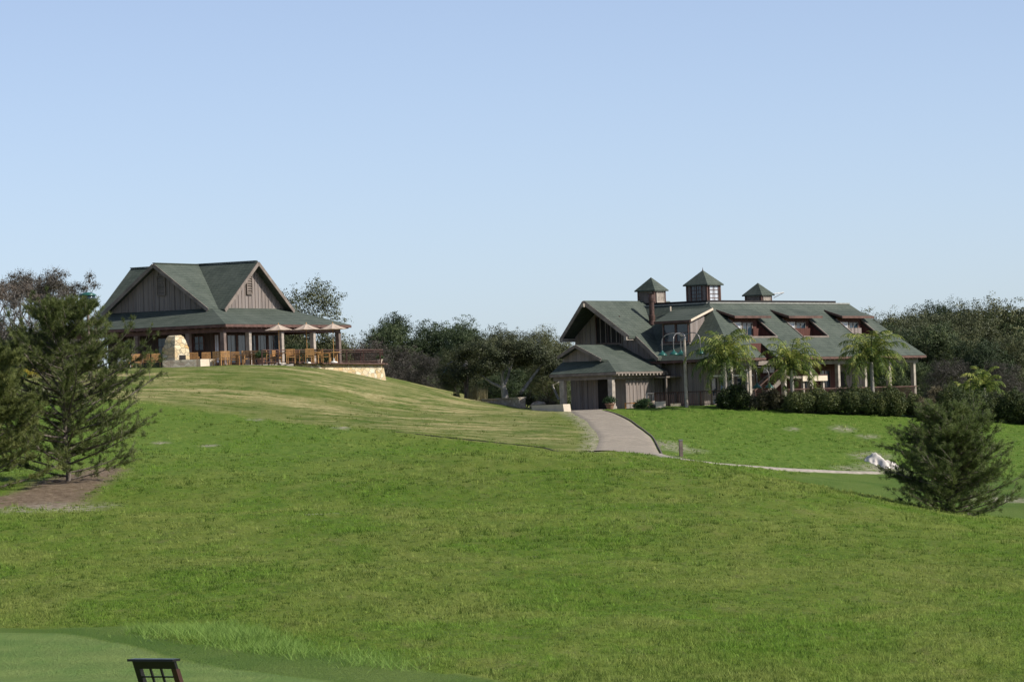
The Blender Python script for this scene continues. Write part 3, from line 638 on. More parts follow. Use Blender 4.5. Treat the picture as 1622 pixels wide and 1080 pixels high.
# teak furniture --------------------------------------------------
def chair(pos, rz, label, first=None, mat='teak'):
    if first:
        r = copy_tree(first); r.location = pos; r.rotation_euler = (0, 0, rz); r['label'] = label; return r
    t_ = empty('patio_chair', pos, rz, label, 'chair', 'teak chairs on the terrace'); mt = M[mat]
    MB().box(-.28, .28, -.26, .24, .40, .45).build('seat', mt, t_)
    b_ = MB(); b_.box(-.28, .28, .225, .255, .90, .97).box(-.28, .28, .222, .252, .52, .58)
    for i in range(8): x = -.22+i*.063; b_.box(x-.022, x+.022, .228, .248, .58, .90)
    b_.build('backrest', mt, t_)
    for sx in (-1, 1):
        MB().box(sx*.28-.025, sx*.28+.025, -.26, -.21, 0, .64).build('leg', mt, t_)
        MB().box(sx*.28-.025, sx*.28+.025, .20, .25, 0, .97).build('leg', mt, t_)
        MB().box(sx*.28-.035, sx*.28+.035, -.30, .25, .64, .67).build('armrest', mt, t_)
    return t_
ch0 = None
CH = [(214, 277.6, 200, 'teak chair left of the dark planter hedge, beside the white framed chair'),
 (232, 277.9, 170, 'teak chair behind the dark planter hedge, third chair left of the fireplace'),
 (247, 278.0, 190, 'orange lit teak chair behind the planter hedge, nearest the fireplace on its left'),
 (308, 278.9, 175, 'teak chair just right of the fireplace behind the pale seat wall'),
 (327, 279.6, 185, 'teak chair behind the far end of the pale seat wall'),
 (346, 277.8, 160, 'sunlit teak chair at the right end of the pale seat wall'),
 (356, 278.0, 200, 'teak chair in front of the porch corner post'),
 (373, 281.0, 180, 'shaded teak chair in the porch before the first big windows'),
 (392, 278.6, 25, 'teak chair seen from behind beside the second porch post'),
 (404, 279.6, 180, 'high backed teak chair left of the potted plant'),
 (426, 278.2, 110, 'teak chair right of the potted plant, side on'),
 (439, 278.0, 70, 'pale teak chair facing left under the left parasol'),
 (461, 277.8, 5, 'bright teak chair with its slatted back to the lawn, left of the middle parasol pole'),
 (472, 280.8, 150, 'shaded teak chair behind the railing, between the left and middle parasols'),
 (491, 279.4, 185, 'teak chair in the shade of the middle parasol'),
 (517, 281.2, 95, 'sunlit teak chair side on behind the railing, between the middle and right parasols'),
 (503, 282.0, 180, 'darker teak chair deep in the porch behind the middle parasol')]
for px_, d_, an, lb in CH:
    p = pix(px_, 578, d_); q = (float(p[0]), float(p[1]), TZ)
    r_c = chair(q, D2R(an)+.0, lb, ch0)
    if ch0 is None: ch0 = r_c
# the white framed chair
p = pix(197, 580, 277.3); t_ = empty('patio_chair', (p[0], p[1], TZ), D2R(150), 'low white framed chair at the far left of the terrace', 'chair', 'teak chairs on the terrace')
MB().box(-.3, .3, -.3, .28, .36, .42).build('seat', M['orange'], t_); MB().box(-.3, .3, .24, .3, .5, .78).build('backrest', M['white'], t_)
for sx in (-1, 1):
    for y_ in (-.28, .24): MB().box(sx*.3-.03, sx*.3+.03, y_, y_+.05, 0, .6).build('leg', M['white'], t_)
    MB().box(sx*.3-.04, sx*.3+.04, -.3, .3, .6, .64).build('armrest', M['white'], t_)
def table(px_, d_, label, first=None, r=.5):
    p = pix(px_, 578, d_); loc = (float(p[0]), float(p[1]), TZ)
    if first: t_ = copy_tree(first); t_.location = loc; t_['label'] = label; return t_
    t_ = empty('patio_table', loc, .3, label, 'table', 'tables on the terrace')
    MB().lathe([(r, .70), (r, .745)], 20).build('table_top', M['teak'], t_)
    for a in range(4): x, y_ = .33*math.cos(a*math.pi/2+.78), .33*math.sin(a*math.pi/2+.78); MB().box(x-.03, x+.03, y_-.03, y_+.03, 0, .70).build('leg', M['teak'], t_)
    return t_
tb0 = table(408, 278.8, 'round teak table left of the potted plant')
table(450, 279.0, 'round teak table under the left parasol', tb0); table(498, 281.0, 'round teak table under the middle parasol', tb0); table(528, 282.3, 'round teak table under the right parasol', tb0); table(381, 280.0, 'round teak table in front of the big lodge windows', tb0)
# parasols
def parasol(px_, d_, label, first=None):
    p = pix(px_, 578, d_); loc = (float(p[0]), float(p[1]), TZ)
    if first: t_ = copy_tree(first); t_.location = loc; t_.rotation_euler = (0, 0, random.random()); t_['label'] = label; return t_
    t_ = empty('parasol', loc, .2, label, 'parasol', 'canvas parasols on the terrace')
    MB().tube([(0, 0, .1), (0, 0, 2.62)], .025, 8).build('pole', M['teak'], t_)
    n = 8; R_ = .95; vs = [(0, 0, 2.66)]; fs = []
    for k in range(n*4):
        a = 2*math.pi*k/(n*4); f_ = (k % 4)/4; sc = 1-.10*math.sin(math.pi*f_); vs.append((.5*R_*sc*math.cos(a), .5*R_*sc*math.sin(a), 2.44-.02*math.sin(math.pi*f_)))
    for k in range(n*4):
        a = 2*math.pi*k/(n*4); f_ = (k % 4)/4; sc = 1-.10*math.sin(math.pi*f_); vs.append((R_*sc*math.cos(a), R_*sc*math.sin(a), 2.27-.02*math.sin(math.pi*f_)))
    N = n*4
    for k in range(N): fs += [(0, 1+k, 1+(k+1) % N), (1+k, 1+N+k, 1+N+(k+1) % N, 1+(k+1) % N)]
    c = MB().add(vs, fs)
    c.add([(x, y, z-.012) for x, y, z in vs], [tuple(reversed(f)) for f in fs]); co = c.build('canopy', M['canvas'], t_)
    MB().lathe([(.03, 2.64), (.04, 2.68), (.01, 2.75)], 10).build('finial', M['teak'], t_)
    MB().lathe([(.26, 0), (.25, .06), (.05, .12), (.04, .3)], 16).build('base', M['white'], t_)
    for k in range(n): a = 2*math.pi*k/n; MB().bar((.03*math.cos(a), .03*math.sin(a), 2.36), (.60*math.cos(a), .60*math.sin(a), 2.36), .015).build('strut', M['teak'], t_)
    return t_
pa0 = parasol(443, 278.6, 'left parasol of three, pale canvas beside the third porch post')
parasol(487, 279.6, 'middle parasol of three, pale canvas left of the fourth porch post', pa0); parasol(529, 280.9, 'right parasol of three, tan canvas near the end of the porch roof', pa0)
# low dark planter hedge left of the fireplace, pots
def leaf_cloud(n, blobs, size, seed, out=.45, asp=1.6, shell=.55):
    """leaf quads spread through blobs [(x,y,z,rx,ry,rz)]"""
    r = np.random.default_rng(seed); B = np.array(blobs, float); vol = (B[:, 3]*B[:, 4]*B[:, 5])**(2/3); k = r.choice(len(B), n, p=vol/vol.sum())
    d = r.normal(size=(n, 3)); d /= np.linalg.norm(d, axis=1)[:, None]; rad = 1-(1-shell)*r.random(n)**1.5*1.6; rad = np.clip(rad, .1, 1.0)
    rad *= 1+(.05 if size < .02 else .16)*np.sin(d[:, 0]*7+k)*np.sin(d[:, 2]*6+k*2)
    P_ = B[k, :3]+d*rad[:, None]*B[k, 3:6]
    nrm = d*out+r.normal(size=(n, 3))*.55; nrm /= np.linalg.norm(nrm, axis=1)[:, None]
    a = np.cross(nrm, r.normal(size=(n, 3))); a /= np.linalg.norm(a, axis=1)[:, None]; b = np.cross(nrm, a)
    s_ = size*r.uniform(.6, 1.35, n)[:, None]; a = a*s_; b = b*s_/asp
    V = np.stack([P_-a*.5, P_+b*.35, P_+a*.5, P_-b*.35], 1).reshape(-1, 3)
    return V, np.arange(n*4).reshape(-1, 4), np.repeat(r.random(n), 4)
def bush(name, pos, dims, mat, label, cat, seed, n=2500, size=.12, group=None, nb=9, twig=True):
    r = random.Random(seed); t_ = empty(name, pos, r.random()*0, label, cat, group); hx, hy, hz = dims; bl = []
    for i in range(nb):
        x = r.uniform(-.75, .75); y_ = r.uniform(-.6, .6); s_ = r.uniform(.30, .5)
        top_ = (1-.55*x*x)*r.uniform(.62, 1.)
        bl.append((x*hx, y_*hy, hz*top_*.52, hx*s_*(1.1 if nb < 5 else .85), hy*s_*1.3, hz*top_*.48))
    V, F_, rn = leaf_cloud(n, bl, size, seed, .5); V[:, 2] = np.maximum(V[:, 2], .01)
    np_mesh('foliage', V, F_, M[mat], t_, {'rnd': rn})
    if twig:
        m = MB()
        for i in range(7): x = r.uniform(-.6, .6)*hx; m.tube([(x*.3, 0, 0), (x*.7, r.uniform(-.2, .2)*hy, hz*.4), (x, r.uniform(-.3, .3)*hy, hz*.8)], [.03, .02, .008], 5)
        m.build('stem', M['bark_dark'], t_)
    return t_
p = pix(232, 582, 277.0); bush('planter_hedge', (p[0], p[1], TZ-.25), (1.35, .3, .68), 'leaf_dark', 'low dark clipped hedge left of the fireplace seat wall', 'hedge', 31, 5000, .07, None, 12)
def pot_plant(px_, py_, d_, zb, s_, label, mat='leaf_bright', pot='terra', seed=1, ph=.42, leafh=.5):
    p = pix(px_, py_, d_); t_ = empty('potted_plant', (p[0], p[1], zb), 0, label, 'potted plant')
    MB().lathe([(.20*s_, 0), (.30*s_, ph*s_*.8), (.34*s_, ph*s_*.82), (.34*s_, ph*s_), (.26*s_, ph*s_)], 14).build('pot', M[pot], t_)
    V, F_, rn = leaf_cloud(700, [(0, 0, (ph+leafh*.5)*s_, .38*s_, .38*s_, leafh*.6*s_), (.2*s_, 0, (ph+leafh*.4)*s_, .3*s_, .3*s_, leafh*.45*s_), (-.2*s_, .1*s_, (ph+leafh*.4)*s_, .3*s_, .3*s_, leafh*.4*s_)], .12*s_, seed, .4)
    np_mesh('foliage', V, F_, M[mat], t_, {'rnd': rn}); return t_
pot_plant(414, 575, 278.0, TZ, 1.0, 'green potted plant among the chairs, below the big lodge windows', seed=5)
pot_plant(602, 582, 289.5, TZ, .62, 'plant in a pale pot at the right corner of the terrace railing', seed=6, pot='cream')

# ================================================================== RIGHT BUILDING
RA = D2R(54); RO = pix(1163, 566.5, 268)
RB = empty('pro_shop_lodge', RO, RA, 'large two storey lodge with green mansard roof, dormers and three rooftop cupolas', 'lodge')
def Rw(u, v, z=0.): return Vector([float(q) for q in RO])+Vector((u*math.cos(RA)-v*math.sin(RA), u*math.sin(RA)+v*math.cos(RA), z))
FL = -3.1
# --- right (sunny) slope with recessed dormer openings
S8 = .8; UA0, UA1, UB0, UB1 = 0., 24.3, 4.35, 22.0
def ul(v): return UA0+(UB0-UA0)*v/4.65
def ur(v): return UA1+(UB1-UA1)*v/4.65
holes = [(4.5, 7.9, 1.72, 3.2), (11.15, 14.35, 1.72, 3.2), (17.95, 21.1, 1.72, 3.2), (3.75, 5.15, -.01, 1.2)]
vb = [0, 1.2, 1.72, 3.2, 4.65]
m = MB(); O_ = (0, .09, -.13)
for v0, v1 in zip(vb[:-1], vb[1:]):
    cuts = [(h_[0], h_[1]) for h_ in sorted(holes) if h_[2] <= v0+.001 and h_[3] >= v1-.001]; x = None; segs = []
    cur = 'L'
    for a, b in cuts: segs.append((cur, a)); cur = b
    segs.append((cur, 'R'))
    for a, b in segs:
        a0, a1 = (ul(v0), ul(v1)) if a == 'L' else (a, a); b0, b1 = (ur(v0), ur(v1)) if b == 'R' else (b, b)
        m.slab([(a0, v0, v0*S8), (b0, v0, v0*S8), (b1, v1, v1*S8), (a1, v1, v1*S8)], O_)
# --- left slope (normal -u), back slope, far hip
s2 = 3.72/4.35; VD = 12.7
m.slab([(0, 0, 0), (4.35, 4.65, 3.72), (4.35, 12.4, 3.72), (0, VD, 0)], (.09, 0, -.13))
m.slab([(24.3, 0, 0), (24.3, VD, 0), (22, 12.4, 3.72), (22, 4.65, 3.72)], (-.09, 0, -.13))
m.slab([(0, VD, 0), (4.35, 12.4, 3.72), (22, 12.4, 3.72), (24.3, VD, 0)], (0, -.09, -.13))
m.slab([(4.35, 4.65, 3.70), (22, 4.65, 3.70), (22, 12.4, 3.70), (4.35, 12.4, 3.70)], (0, 0, -.1))
m.build('main_roof', M['shingle'], RB)
MB().bar((4.35, 4.66, 3.75), (22.0, 4.66, 3.75), .16, .08).bar((4.36, 4.8, 3.75), (4.36, 12.3, 3.75), .16, .08).build('ridge_flashing', M['roof_edge'], RB)
MB().box(4.8, 21.0, 5.1, 5.3, 3.72, 3.95).box(4.8, 5.0, 5.3, 12, 3.72, 3.95).build('roof_curb', M['dark'], RB)
for u0, u1, v0, v1 in holes[:3]:
    d = MB().box(u0, u1, 3.2, 3.3, .9, 2.74).build('dormer', M['board_red'], RB)                     # recessed window wall
    z0 = v0*S8-.05
    MB().slab([(u0, v0-.02, z0), (u1, v0-.02, z0), (u1, 3.2, z0), (u0, 3.2, z0)], (0, 0, -.08)).build('dormer_floor', M['trim'], d)
    for uu, nm in ((u1, 'cheek'), (u0-.06, 'cheek')):
        MB().slab([(uu, v0-.05, z0-.1), (uu, 3.3, z0-.1), (uu, 3.3, 2.66), (uu, v0-.05, v0*S8+.03)], (.06, 0, 0)).build(nm, M['board_red'], d)
    MB().bar((u0, v0, v0*S8), (u1, v0, v0*S8), .14, .12).build('sill', M['trim_grey'], d)
    e = MB()
    for uu in (u0-.03, u1+.03): e.bar((uu, v0, v0*S8+.02), (uu, 3.25, 3.25*S8+.02), .10, .08)
    e.build('edge_flashing', M['trim_grey'], d)
    window('y', 3.2, u0+.35, u0+1.25, 1.55, 2.35, d, 1, 1, 'white', 'curtain', .05); window('y', 3.2, u0+1.5, u0+2.6, 1.55, 2.35, d, 2, 1, 'trim_grey', 'glass', .06)
    sb_ = MB().slab([(u0-.25, 2.62, 2.80), (u1+.75, 2.62, 2.80), (u1+.75, 4.05, 3.30), (u0-.25, 4.05, 3.30)], (0, 0, -.10)).build('dormer_roof', M['shingle'], d)
    MB().bar((u0-.27, 2.60, 2.73), (u1+.77, 2.60, 2.73), .05, .16).bar((u0-.27, 2.60, 2.74), (u0-.27, 4.0, 3.2), .05, .14).build('fascia', M['trim'], sb_)
# lower notch over the stair entry
MB().box(3.6, 5.3, 1.2, 1.3, -.3, .96).build('entry_wall', M['board_red'], RB)
MB().slab([(5.15, .0, -.1), (5.15, 1.2, -.1), (5.15, 1.2, .93), (5.15, .0, -.02)], (.06, 0, 0)).build('entry_cheek', M['board_red'], RB)
# eaves
m = MB(); m.box(0, 3.75, -.04, -.005, -.17, -.02); m.box(5.15, 24.3, -.04, -.005, -.17, -.02); m.box(-.04, -.005, -.04, VD, -.172, -.022)
for i in range(40):
    u = .3+i*.6
    if not 3.6 < u < 5.3: m.box(u-.04, u+.04, .0, .9, -.24, -.14)
for i in range(9): v = .5+i*.6; m.box(.0, .9, v-.04, v+.04, -.24, -.14)
m.build('fascia', M['trim'], RB)
MB().box(.3, 24, .48, .72, -.50, -.22).box(23.6, 23.84, .72, 14, -.502, -.222).build('porch_beam', M['trim_grey'], RB)
for u in (.4, 2.6, 6.8, 10.0, 13.57, 17.0, 20.22, 23.5):
    MB().box(u-.13, u+.13, .47, .73, FL-1.0, -.5).box(u-.17, u+.17, .43, .77, FL-1.0, FL+.2).build('post', M['post'], RB)
for v in (7, 13.5): MB().box(23.37, 23.63, v-.13, v+.13, FL-1, -.5).build('post', M['post'], RB)
wall_box(.9, 7.1, 3.0, 13.5, FL-1, .66, 'wall', M['board_grey'], RB, .42); wall_box(7.12, 17.2, 3.03, 13.5, FL-1, 2.0, 'wall', M['board_red'], RB, .42, False); wall_box(17.22, 20.8, 3.0, 13.5, FL-1, 2.0, 'wall', M['board_grey'], RB, .42)
for a0, a1 in ((1.75, 2.35), (2.75, 3.3), (3.75, 4.35), (4.75, 5.35), (5.75, 6.5)): window('y', 3.0, a0, a1, -2.9, -1.25, RB, 1, 1, 'trim_grey', 'glass')
MB().box(1.6, 6.7, 2.90, 2.96, -1.15, -1.05).build('header_trim', M['white'], RB)
for a0, a1 in ((13.2, 14.2), (15.2, 16.4)): window('y', 3.03, a0, a1, -2.0, -.9, RB, 2, 2, 'trim', 'glass')
window('y', 3.03, 8.0, 9.6, -.95, -.2, RB, 2, 1, 'trim', 'glass')
MB().box(17.5, 18.3, 2.9, 2.97, -2.1, -1.0).build('door', M['dark'], RB)
MB().box(-.2, 24.2, .2, 3.0, FL-1.4, FL).build('porch_floor', M['concrete'], RB)
# stair and landing
st = MB(); st.bar((3.4, .75, -3.05), (7.4, .75, -1.2), .08, .3).bar((3.4, 2.2, -3.05), (7.4, 2.2, -1.2), .08, .3)
for i in range(11): u = 3.5+i*.36; st.box(u, u+.34, .78, 2.17, -3.0+i*.168, -2.95+i*.168)
sto = st.build('staircase', M['trim_grey'], RB)
hr = MB().bar((3.4, .72, -2.15), (7.4, .72, -.3), .05, .07)
for i in range(6): u = 3.5+i*.77; z = -3.05+(u-3.4)*.4625; hr.bar((u, .72, z), (u, .72, z+.88), .04)
hr.build('handrail', M['trim'], sto)
MB().box(7.4, 12.3, .7, 3.0, -1.42, -1.26).build('landing', M['trim_grey'], RB); MB().box(9.2, 12.3, .62, .69, -1.6, -1.25).build('landing_panel', M['cream'], RB); MB().box(9.2, 12.3, .60, .70, -1.24, -1.17).build('landing_cap', M['rust'], RB)
for u in (9.6, 10.7, 12.1): MB().box(u-.09, u+.09, .8, .98, FL, -1.42).build('landing_post', M['post'], RB)
r_ = MB().bar((6.8, .35, -2.12), (23.5, .35, -2.12), .06, .07).bar((6.8, .35, -2.9), (23.5, .35, -2.9), .05, .05)
for i in range(120): u = 6.9+i*.139; r_.bar((u, .35, -2.9), (u, .35, -2.12), .018)
r_.build('porch_railing', M['rust'], RB)
# --- dormer on the shaded left slope
dm = MB().box(1.3, 3.2, 4.2, 6.4, 1.05, 2.62).slab([(1.32, 4.17, 1.0), (3.0, 4.17, 2.45), (3.0, 4.17, 2.9), (1.32, 4.17, 2.5)], (0, .03, 0)).build('dormer', M['board_grey'], RB)
sb_ = MB().slab([(.95, 3.95, 2.58), (.95, 6.75, 2.58), (3.95, 7.2, 3.42), (3.95, 4.0, 3.42)], (0, 0, -.12)).build('dormer_roof', M['shingle'], dm)
MB().bar((.93, 3.93, 2.52), (.93, 6.77, 2.52), .05, .16).bar((.95, 3.93, 2.53), (3.75, 3.95, 3.30), .05, .16).build('fascia', M['trim'], sb_)
MB().bar((1.0, 3.90, 2.56), (3.7, 3.92, 3.32), .03, .14).build('rake_board', M['cream'], sb_)
window('x', 1.3, 4.35, 5.2, 1.25, 2.35, dm, 1, 2, 'trim', 'glass'); window('x', 1.3, 5.35, 6.2, 1.25, 2.35, dm, 1, 2, 'trim', 'glass'); MB().bar((1.2, 4.15, 1.08), (1.2, 6.45, 1.08), .16, .07).build('sill', M['trim_grey'], dm)
# chimney pipe and small vent
MB().tube([(3.0, 8.3, 2.3), (3.0, 8.3, 4.25)], .17, 14).lathe([(.21, 4.0), (.23, 4.2), (.20, 4.45), (.23, 4.5)], 14, (3.0, 8.3, 0)).lathe([(.26, 2.45), (.20, 2.75), (.22, 3.02), (.22, 3.08), (.17, 3.1)], 14, (3.0, 8.3, 0)).build('chimney_pipe', M['copper'], RB)
MB().tube([(3.72, 7.3, 3.0), (3.72, 7.3, 3.62)], .06, 8).build('vent_pipe', M['cream'], RB)
# --- gable wing with prow roof
VR, ZR, sw = 10.2, 4.12, .88
def zw(v): return ZR-abs(v-VR)*sw
m = MB(); kz = 7.45
m.slab([(-2.1, VR, ZR), (8, VR, ZR), (8, kz, zw(kz)), (-1.0, kz, zw(kz))], (0, 0, -.17)); m.slab([(-2.1, VR, ZR), (-1.0, 12.95, zw(12.95)), (8, 12.95, zw(12.95)), (8, VR, ZR)], (0, 0, -.17))
m.slab([(-.25, kz, zw(kz)), (4, kz, zw(kz)), (4, 5.75, zw(5.75)), (-.25, 5.75, zw(5.75))], (0, 0, -.17))
m.build('wing_roof', M['shingle'], RB)
m = MB(); m.bar((-2.13, VR, ZR-.12), (-1.03, kz, zw(kz)-.12), .06, .26).bar((-2.13, VR, ZR-.12), (-1.03, 12.95, zw(12.95)-.12), .06, .26).bar((-.28, kz, zw(kz)-.12), (-.28, 5.75, zw(5.75)-.12), .06, .24)
m.build('rake_board', M['trim_grey'], RB)
for v in (VR, 7.62, 12.7): MB().box(-2.25 if v == VR else -1.2, .25, v-.09, v+.09, zw(v)-.42, zw(v)-.2).build('outlooker', M['post'], RB)
m = MB(); m.slab([(.2, 5.9, -2.9), (.2, 12.6, -2.9), (.2, 12.6, zw(12.6)-.2), (.2, VR, ZR-.2), (.2, 5.9, .14)], (.2, 0, 0))
for i in range(21):
    v = 5.9+.42*i
    if v < 12.5: m.box(.165, .205, v-.03, v+.03, -2.9, zw(v)-.2)
gw = m.build('gable_wall', M['board_grey'], RB); window('x', .2, 9.0, 10.8, 1.35, 3.0, gw, 2, 1, 'black_brown', 'dark')
# --- entry porch wing: low gabled hip roof
pc = -5.7; pv0, pv1 = 5.35, 12.9; pz = -.66; vg = 9.12; zg = 1.2; sp = (zg-pz)/(vg-pv0)
uh = -4.2; zh = .14
m = MB()
vh0 = pv0+(zh-pz)/sp; vh1 = pv1-(zh-pz)/sp
m.slab([(pc, pv0, pz), (.2, pv0, pz), (.2, vg, zg), (-4.75, vg, zg), (-4.75, vh0+.2, zh+.1), (uh, vh0, zh)], (0, .03, -.14))
ve = 10.55; ze = zg-(ve-vg)*sp; m.slab([(-4.75, ve, ze), (-4.75, vg, zg), (.2, vg, zg), (.2, ve, ze)], (0, -.03, -.14))
m.slab([(pc, pv0, pz), (uh, vh0, zh), (uh, ve, zh), (pc, ve, pz)], (.05, 0, -.14))
m.build('entry_roof', M['shingle'], RB)
MB().slab([(-4.25, vh0, zh-.02), (-4.25, ve-.05, zh-.02), (-4.25, ve-.05, ze-.15), (-4.25, vg, zg-.15)], (.1, 0, 0)).build('gablet_wall', M['board_grey'], RB)
MB().bar((-4.78, vg, zg-.09), (-4.78, vh0+.15, zh+.0), .06, .2).bar((-4.78, vg, zg-.09), (-4.78, ve, ze-.09), .06, .2).build('rake_board', M['trim_grey'], RB)
m = MB(); m.box(pc-.04, pc-.005, pv0-.04, ve, pz-.2, pz-.02); m.box(pc-.04, .2, pv0-.03, pv0+.005, pz-.13, pz-.02); m.build('fascia', M['trim_grey'], RB)
m = MB()
for i in range(15): u = pc+.25+i*.40; m.box(u-.05, u+.05, pv0-.06, pv0+.7, pz-.25, pz-.14)
m.build('rafter_tail', M['post'], RB)
MB().box(-5.5, .2, 5.78, 5.98, pz-.45, pz-.16).box(-5.5, -5.3, 5.98, 10.4, pz-.452, pz-.162).build('porch_beam', M['trim_grey'], RB)
for u, v in ((-5.38, 5.95), (-5.38, 9.75)): MB().box(u-.17, u+.17, v-.17, v+.17, FL-.1, pz-.45).box(u-.22, u+.22, v-.22, v+.22, FL-.1, FL+.25).build('post', M['post'], RB)
wall_box(-3.6, .18, 6.05, 10.4, FL-.2, pz+.2, 'wall', M['board_grey'], RB, .42)
MB().box(-3.68, -3.61, 7.2, 8.2, FL, -1.1).build('door', M['dark'], RB)
# little covered walk between wing and main wall
MB().box(-.9, 1.2, 4.7, 5.6, -1.12, -1.02).build('walk_canopy', M['trim_grey'], RB); MB().box(-.85, -.75, 4.75, 4.85, FL, -1.12).build('walk_post', M['trim_grey'], RB)
# --- cupolas
def cupola(u, v, s_, h, rh, ov, win, z0=3.7):
    c_ = wall_box(u, u+s_, v, v+s_, z0, z0+h, 'cupola', M['board_grey'], RB, .3)
    o = ov; z1 = z0+h; cx, cy = u+s_/2, v+s_/2
    q = [(u-o, v-o, z1), (u+s_+o, v-o, z1), (u+s_+o, v+s_+o, z1), (u-o, v+s_+o, z1)]; ap = (cx, cy, z1+rh); b_ = [(x, y, z-.08) for x, y, z in q]
    MB().add(q+[ap]+b_, [(0,1,4),(1,2,4),(2,3,4),(3,0,4),(5,8,7,6),(0,5,6,1),(1,6,7,2),(2,7,8,3),(3,8,5,0)]).build('cupola_roof', M['shingle'], c_)
    m = MB()
    for x, y in ((u, v), (u+s_, v), (u, v+s_), (u+s_, v+s_)): m.box(x-.06, x+.06, y-.06, y+.06, z0, z1-.002)
    m.build('corner_board', M['trim'], c_)
    if win:
        window('x', u, v+.42, v+s_-.38, z0+.35, z1-.12, c_, 2, 4, 'trim', 'glass', .08); window('y', v, u+.25, u+s_-.25, z0+.35, z1-.12, c_, 2, 4, 'trim', 'curtain', .08)
        MB().lathe([(.05, z1+rh-.05), (.02, z1+rh+.08), (.005, z1+rh+.2)], 8, (cx, cy, 0)).build('finial', M['trim'], c_)
    else:
        louvre('y', v, cx, s_*.72, z0+.35, z1-.12, c_, 'post'); louvre('x', u, cy, s_*.8, z0+.35, z1-.12, c_)
    return c_
cupola(4.9, 9.35, 1.25, 1.12, .88, .20, False); cupola(11.3, 9.35, 1.6, 1.55, 1.0, .21, True)
cu = cupola(18.1, 9.35, 1.25, .88, .84, .20, False)
MB().tube([(19.4, 9.1, 4.62), (20.2, 8.8, 4.70)], .03, 6).tube([(20.15, 8.8, 4.68), (19.5, 9.2, 4.35)], .025, 6).build('bracket', M['metal'], cu)
# railing in front of the shaded wall
def rail_run(name, A, B, h, label, mat='rust', posts=3, dens=.15):
    t_ = empty(name, A, 0, label, 'railing'); b = Vector(B)-Vector(A); m = MB().bar((0, 0, h), b+Vector((0, 0, h)), .07, .06).bar((0, 0, .1), b+Vector((0, 0, .1)), .04, .04)
    m.build('rail', M[mat], t_); m = MB(); n = int(b.length/dens)
    for i in range(n): p = b*((i+.5)/n); m.bar(p+Vector((0, 0, .1)), p+Vector((0, 0, h)), .03)
    m.build('baluster_panel', M[mat], t_)
    for i in range(posts+1): p = b*(i/posts); MB().bar(p+Vector((0, 0, -.2)), p+Vector((0, 0, h+.02)), .09).build('post', M[mat], t_)
    return t_
a = Rw(-2.0, 4.9, -3.0); b = Rw(-2.0, -.4, -3.02)
rail_run('garden_railing', a, b, .92, 'dark red railing in front of the shaded wall, behind the tall lamp post')
a = Rw(-3.4, 4.6, -3.0); b = Rw(-2.1, 4.95, -3.0)
rail_run('stair_handrail', (a.x, a.y, a.z), (b.x, b.y, b.z), .9, 'short dark handrail beside the potted shrub at the lit wall', 'metal', 1, .4)

# ================================================================== TREES
def crown_mesh(n, blobs, size, seed, mat, name, parent, out=.5, shell=.5, sub=None, sig=.26):
    if sub:
        blobs = [(b_[0], b_[1], b_[2], b_[3]*.93, b_[4]*.93, b_[5]*.93) for b_ in blobs]
        C_, _, _ = leaf_cloud(sub, blobs, .01, seed, out, 1.4, shell); C_ = C_.reshape(-1, 4, 3).mean(1); g_ = np.random.default_rng(seed+1); n_ = n//sub; N = sub*n_; cc = np.repeat(C_, n_, 0); off = np.clip(g_.normal(size=(N, 3)), -1.8, 1.8)*np.array([sig, sig, sig*.62])*np.repeat(g_.uniform(.6, 1.4, sub), n_)[:, None]
        P_ = cc+off; B = np.array(blobs)[:, :3].mean(0); nrm = off/sig*.55+(cc-B)/np.linalg.norm(cc-B, axis=1)[:, None]*.5+np.array([0, 0, .25])+g_.normal(size=(N, 3))*.45; nrm /= np.linalg.norm(nrm, axis=1)[:, None]
        a = np.cross(nrm, g_.normal(size=(N, 3))); a /= np.linalg.norm(a, axis=1)[:, None]; b = np.cross(nrm, a); s_ = size*g_.uniform(.6, 1.35, N)[:, None]
        V = np.stack([P_-a*s_*.5, P_+b*s_*.25, P_+a*s_*.5, P_-b*s_*.25], 1).reshape(-1, 3); rn = np.clip(np.repeat(g_.random(sub), n_)*.65+g_.random(N)*.35, 0, 1)
        return np_mesh(name, V, np.arange(N*4).reshape(-1, 4), M[mat], parent, {'rnd': np.repeat(rn, 4)})
    V, F_, rn = leaf_cloud(n, blobs, size, seed, out, 1.4, shell); return np_mesh(name, V, F_, M[mat], parent, {'rnd': rn})
def limbs(m, r, p, d, L, rad, depth, spread=.55, ends=None, up=.15):
    d = d.normalized(); k = 4; pts = [p.copy()]; q = p.copy()
    for i in range(k): d = (d+Vector((r.uniform(-.22, .22), r.uniform(-.22, .22), r.uniform(-.1, .2)))).normalized(); q = q+d*L/k; pts.append(q.copy())
    m.tube(pts, [rad*(1-.45*i/k) for i in range(k+1)], 7 if rad > .05 else 4, cap=False)
    if depth == 0:
        if ends is not None: ends.append(q)
        return
    for j in range(r.choice((2, 3, 3))):
        a = Vector((r.uniform(-1, 1), r.uniform(-1, 1), r.uniform(-.3, .6)+up)); limbs(m, r, q if j < 2 else pts[-2], d+a*spread*1.6, L*r.uniform(.6, .8), rad*.55, depth-1, spread, ends, up)
